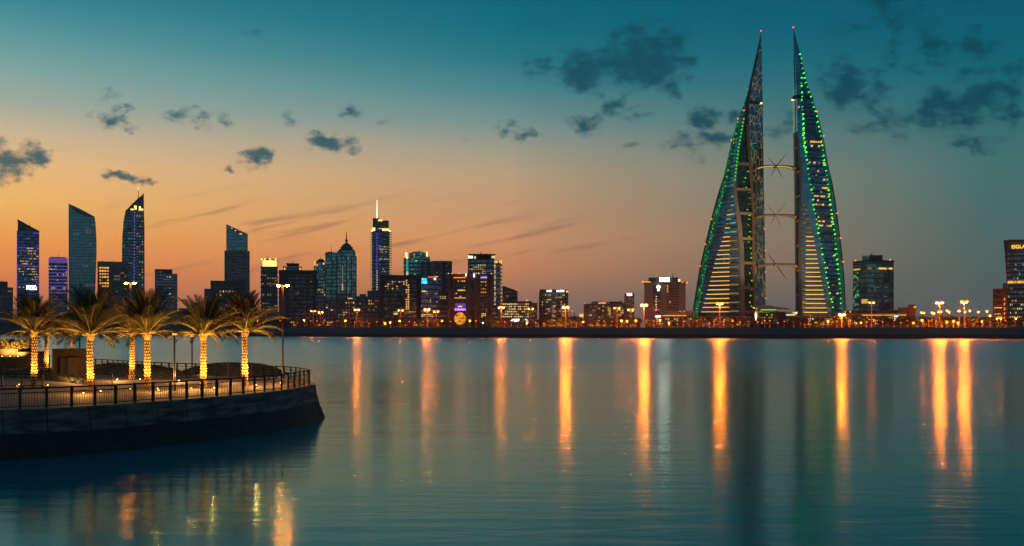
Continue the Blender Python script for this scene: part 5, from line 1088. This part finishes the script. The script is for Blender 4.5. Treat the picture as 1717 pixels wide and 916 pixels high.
for px, py, w in ((32, 647, 0), (80, 648, 0), (90, 622, 60), (196, 639, 80), (266, 657, 60), (360, 653, 60), (430, 648, 80), (321, 653.5, 60), (140, 661.5, 60), (470, 644, 60), (300, 640, 80), (385, 642, 60), (126, 641, 80)):  # the last one is added to brighten the kiosk front
    x, y = on_level(px, py, DZ)
    uplight(x, y, 'small amber light set in the promenade paving away from the palms', 'paving lights on the promenade')
    if w:
        l = bpy.data.lights.new('paving_fill', 'POINT'); l.energy = w * 4.5; l.color = (1, .45, .09); l.shadow_soft_size = .1; o = bpy.data.objects.new('paving_fill', l); COL.objects.link(o); o.location = (x, y, DZ + .9)  # bodiless fill lights added above the fixtures to brighten the paving

# ------------------------------------------------------------------ promenade lamps, kiosk, planters
def tall_lamp(px, py, top, label, kind='lamp_mid', arm=.34, rad=.055, w=.12):
    x, y = on_level(px, py, DZ); h = PZ(top, y) - DZ
    e = empty('promenade_lamp', (x, y, DZ)); tag(e, label, 'lamp post')
    m = MB(); m.tube((0, 0, 0), (0, 0, h), rad * 1.2, rad, 10); m.tube((0, 0, 0), (0, 0, .5), rad * 2, rad * 1.5, 10); m.build('pole', 'pole_dark', e)
    m = MB(); m.tube((-arm, 0, h), (arm, 0, h), .035, .035, 6); m.build('arm', 'pole_paint', e)
    for s in (-1, 1):
        m = MB(); m.ball((arm * s * .85, 0, h - .05), w, w * .7, .07, 10, 5); m.build('lamp_head', kind, e, smooth=True)
        m = MB(); m.ball((arm * s * .85, 0, h + .03), w * 1.1, w * .8, .06, 10, 5); m.build('lamp_hood', 'steel_dark', e)
glow('promenade_head', (1, .18, .012), 700)
tall_lamp(474, 644.5, 478, 'tall lamp post standing alone near the promenade tip', 'promenade_head')
tall_lamp(218.5, 636, 474, 'tall lamp post rising behind the middle front palm', 'promenade_head')
glow('garden_head', (1, .2, .015), 4)
def garden_lamp(px, py, top, label):
    x, y = on_level(px, py, DZ); h = PZ(top, y) - DZ; e = empty('garden_lamp', (x, y, DZ)); tag(e, label, 'lamp post')
    m = MB(); m.tube((0, 0, 0), (0, 0, h), .06, .05, 10); m.tube((0, 0, 0), (0, 0, .3), .11, .09, 10); m.build('pole', 'steel_dark', e); m = MB(); m.ball((0, 0, h + .02), .14, .14, .06, 10, 5); m.build('lamp_head', 'garden_head', e); m = MB(); m.tube((0, 0, h + .06), (0, 0, h + .12), .24, .1, 12); m.build('lamp_hood', 'steel_dark', e)
garden_lamp(292.5, 656, 561, 'short garden lamp post under the fronds of the middle palm'); garden_lamp(322, 631, 564, 'short dark garden lamp post just left of the second front palm from the tip'); garden_lamp(133.5, 630, 560, 'thin dark lamp post behind the right end of the brown kiosk')
def kiosk():
    x, y = on_level(115, 633, DZ); e = empty('kiosk', (x, y, DZ)); tag(e, 'brown box shaped wooden kiosk standing behind the front palms', 'kiosk')
    s = y / F
    def q(px, py, yy=0): return ((px - 115) * s, (633 - py) * s)
    m = MB(); m.box(q(92, 0)[0], q(138.3, 0)[0], .6, .75, .1, q(0, 586.3)[1]); m.box(q(92, 0)[0], q(93.5, 0)[0], -.5, .6, .1, q(0, 586.3)[1]); m.build('back_panel', 'wood', e)
    m = MB(); m.box(q(92, 0)[0], q(138.5, 0)[0], -.6, .78, 0, .1); m.build('plinth', 'stone_dark', e)
    A, B, C, D = q(119, 599.5), q(136.8, 599.5), q(135.4, 631), q(118, 631)
    m = MB(); m.sil([(D[0], .1), (C[0], .1), (B[0], B[1]), (A[0], A[1])], -.55, .3); m.build('counter', 'wood', e)
    m = MB(); m.box(q(102, 0)[0], q(118, 0)[0], -.1, .3, .1, q(0, 601)[1]); m.build('cabinet', 'wood', e)
    m = MB(); m.box(q(91.4, 0)[0], q(139, 0)[0], -.62, .8, q(0, 586.2)[1], q(0, 584.8)[1]); m.build('roof', 'brown_dark', e)
kiosk()
def planters():
    x, y = on_level(18, 620, DZ); e = empty('stepped_planter', (x, y, DZ)); tag(e, 'dark stepped stone planter wall at the left frame edge', 'planter'); s = y / F
    for (x0, x1, top, y0, y1) in ((-60, 17, 585.5, 1.5, 5), (17.3, 39, 591, 1.2, 4.6), (-60, 50, 599.5, -.5, 1.1), (39.4, 52, 596, 1.3, 4)):
        m = MB(); m.box((x0 - 18) * s, (x1 - 18) * s, y0, y1, 0, (620 - top) * s); m.build('stone_block', 'stone_dark', e)
    r = random.Random(3); m = MB()
    hx0, hx1 = (-60 - 18) * s, (34 - 18) * s; zb, zt = (620 - 585) * s, (620 - 564) * s
    for k in range(3800):
        px_ = r.uniform(hx0, hx1); f = r.random(); zz = zb + (zt - zb) * f * (.75 + .25 * sin(px_ * 2.1) * cos(px_ * .9)); yy = r.uniform(1.4, 4.4); d = .075; u = [r.uniform(-1, 1) * d for _ in range(3)]; v = [r.uniform(-1, 1) * d for _ in range(3)]
        m.face([(px_ - u[0], yy - u[1], zz - u[2]), (px_ + v[0], yy + v[1], zz + v[2]), (px_ + u[0], yy + u[1], zz + u[2]), (px_ - v[0], yy - v[1], zz - v[2])])
    h = m.build('hedge', 'leaf_hedge', None, (x, y, DZ)); tag(h, 'golden lit hedge growing on top of the stepped planter', 'hedge')
    for k, px_ in enumerate((-2, 12, 25)):
        fx, fy = x + (px_ - 18) * s, y + .6
        uplight(fx, fy, 'small amber light washing the hedge on the stepped planter', 'hedge lights on the stepped planter', (fx, fy + 2, DZ + 3), 700, 120, DZ + (620 - 599.5) * s)
planters()

# ------------------------------------------------------------------ evening haze
def haze():
    m, t, o = nt('haze_air'); g = NG(t); v = g.n('ShaderNodeVolumePrincipled'); v.inputs['Color'].default_value = (.92, .94, .95, 1); v.inputs['Density'].default_value = .00011; v.inputs['Anisotropy'].default_value = .3
    g.link(v.outputs[0], o.inputs[1]); MATS['haze_air'] = m
    mb = MB(); mb.box(-2700, 2700, -330, 2750, -3, 300); tag(mb.build('haze', 'haze_air'), kind='stuff')
haze()

# ------------------------------------------------------------------ camera and output
cam = bpy.data.cameras.new('camera'); co = bpy.data.objects.new('camera', cam); COL.objects.link(co); S.camera = co
co.location = (0, 0, CZ); co.rotation_euler = (pi / 2, 0, 0); cam.sensor_width = 36; cam.lens = 36 * F / 1717; cam.shift_y = (HY - 458) / 1717; cam.clip_start = .5; cam.clip_end = 20000
S.view_settings.view_transform = 'Standard'; S.view_settings.look = 'None'; S.view_settings.exposure = 0; S.view_settings.gamma = 1; S.view_settings.use_curve_mapping = False
S.render.engine = 'CYCLES'; S.cycles.use_denoising = True; S.cycles.volume_bounces = 0; S.cycles.max_bounces = 5; S.cycles.diffuse_bounces = 2; S.cycles.glossy_bounces = 3; S.cycles.sample_clamp_indirect = 6; S.cycles.use_light_tree = True; S.cycles.caustics_reflective = False
S.render.resolution_x = 1024; S.render.resolution_y = 546
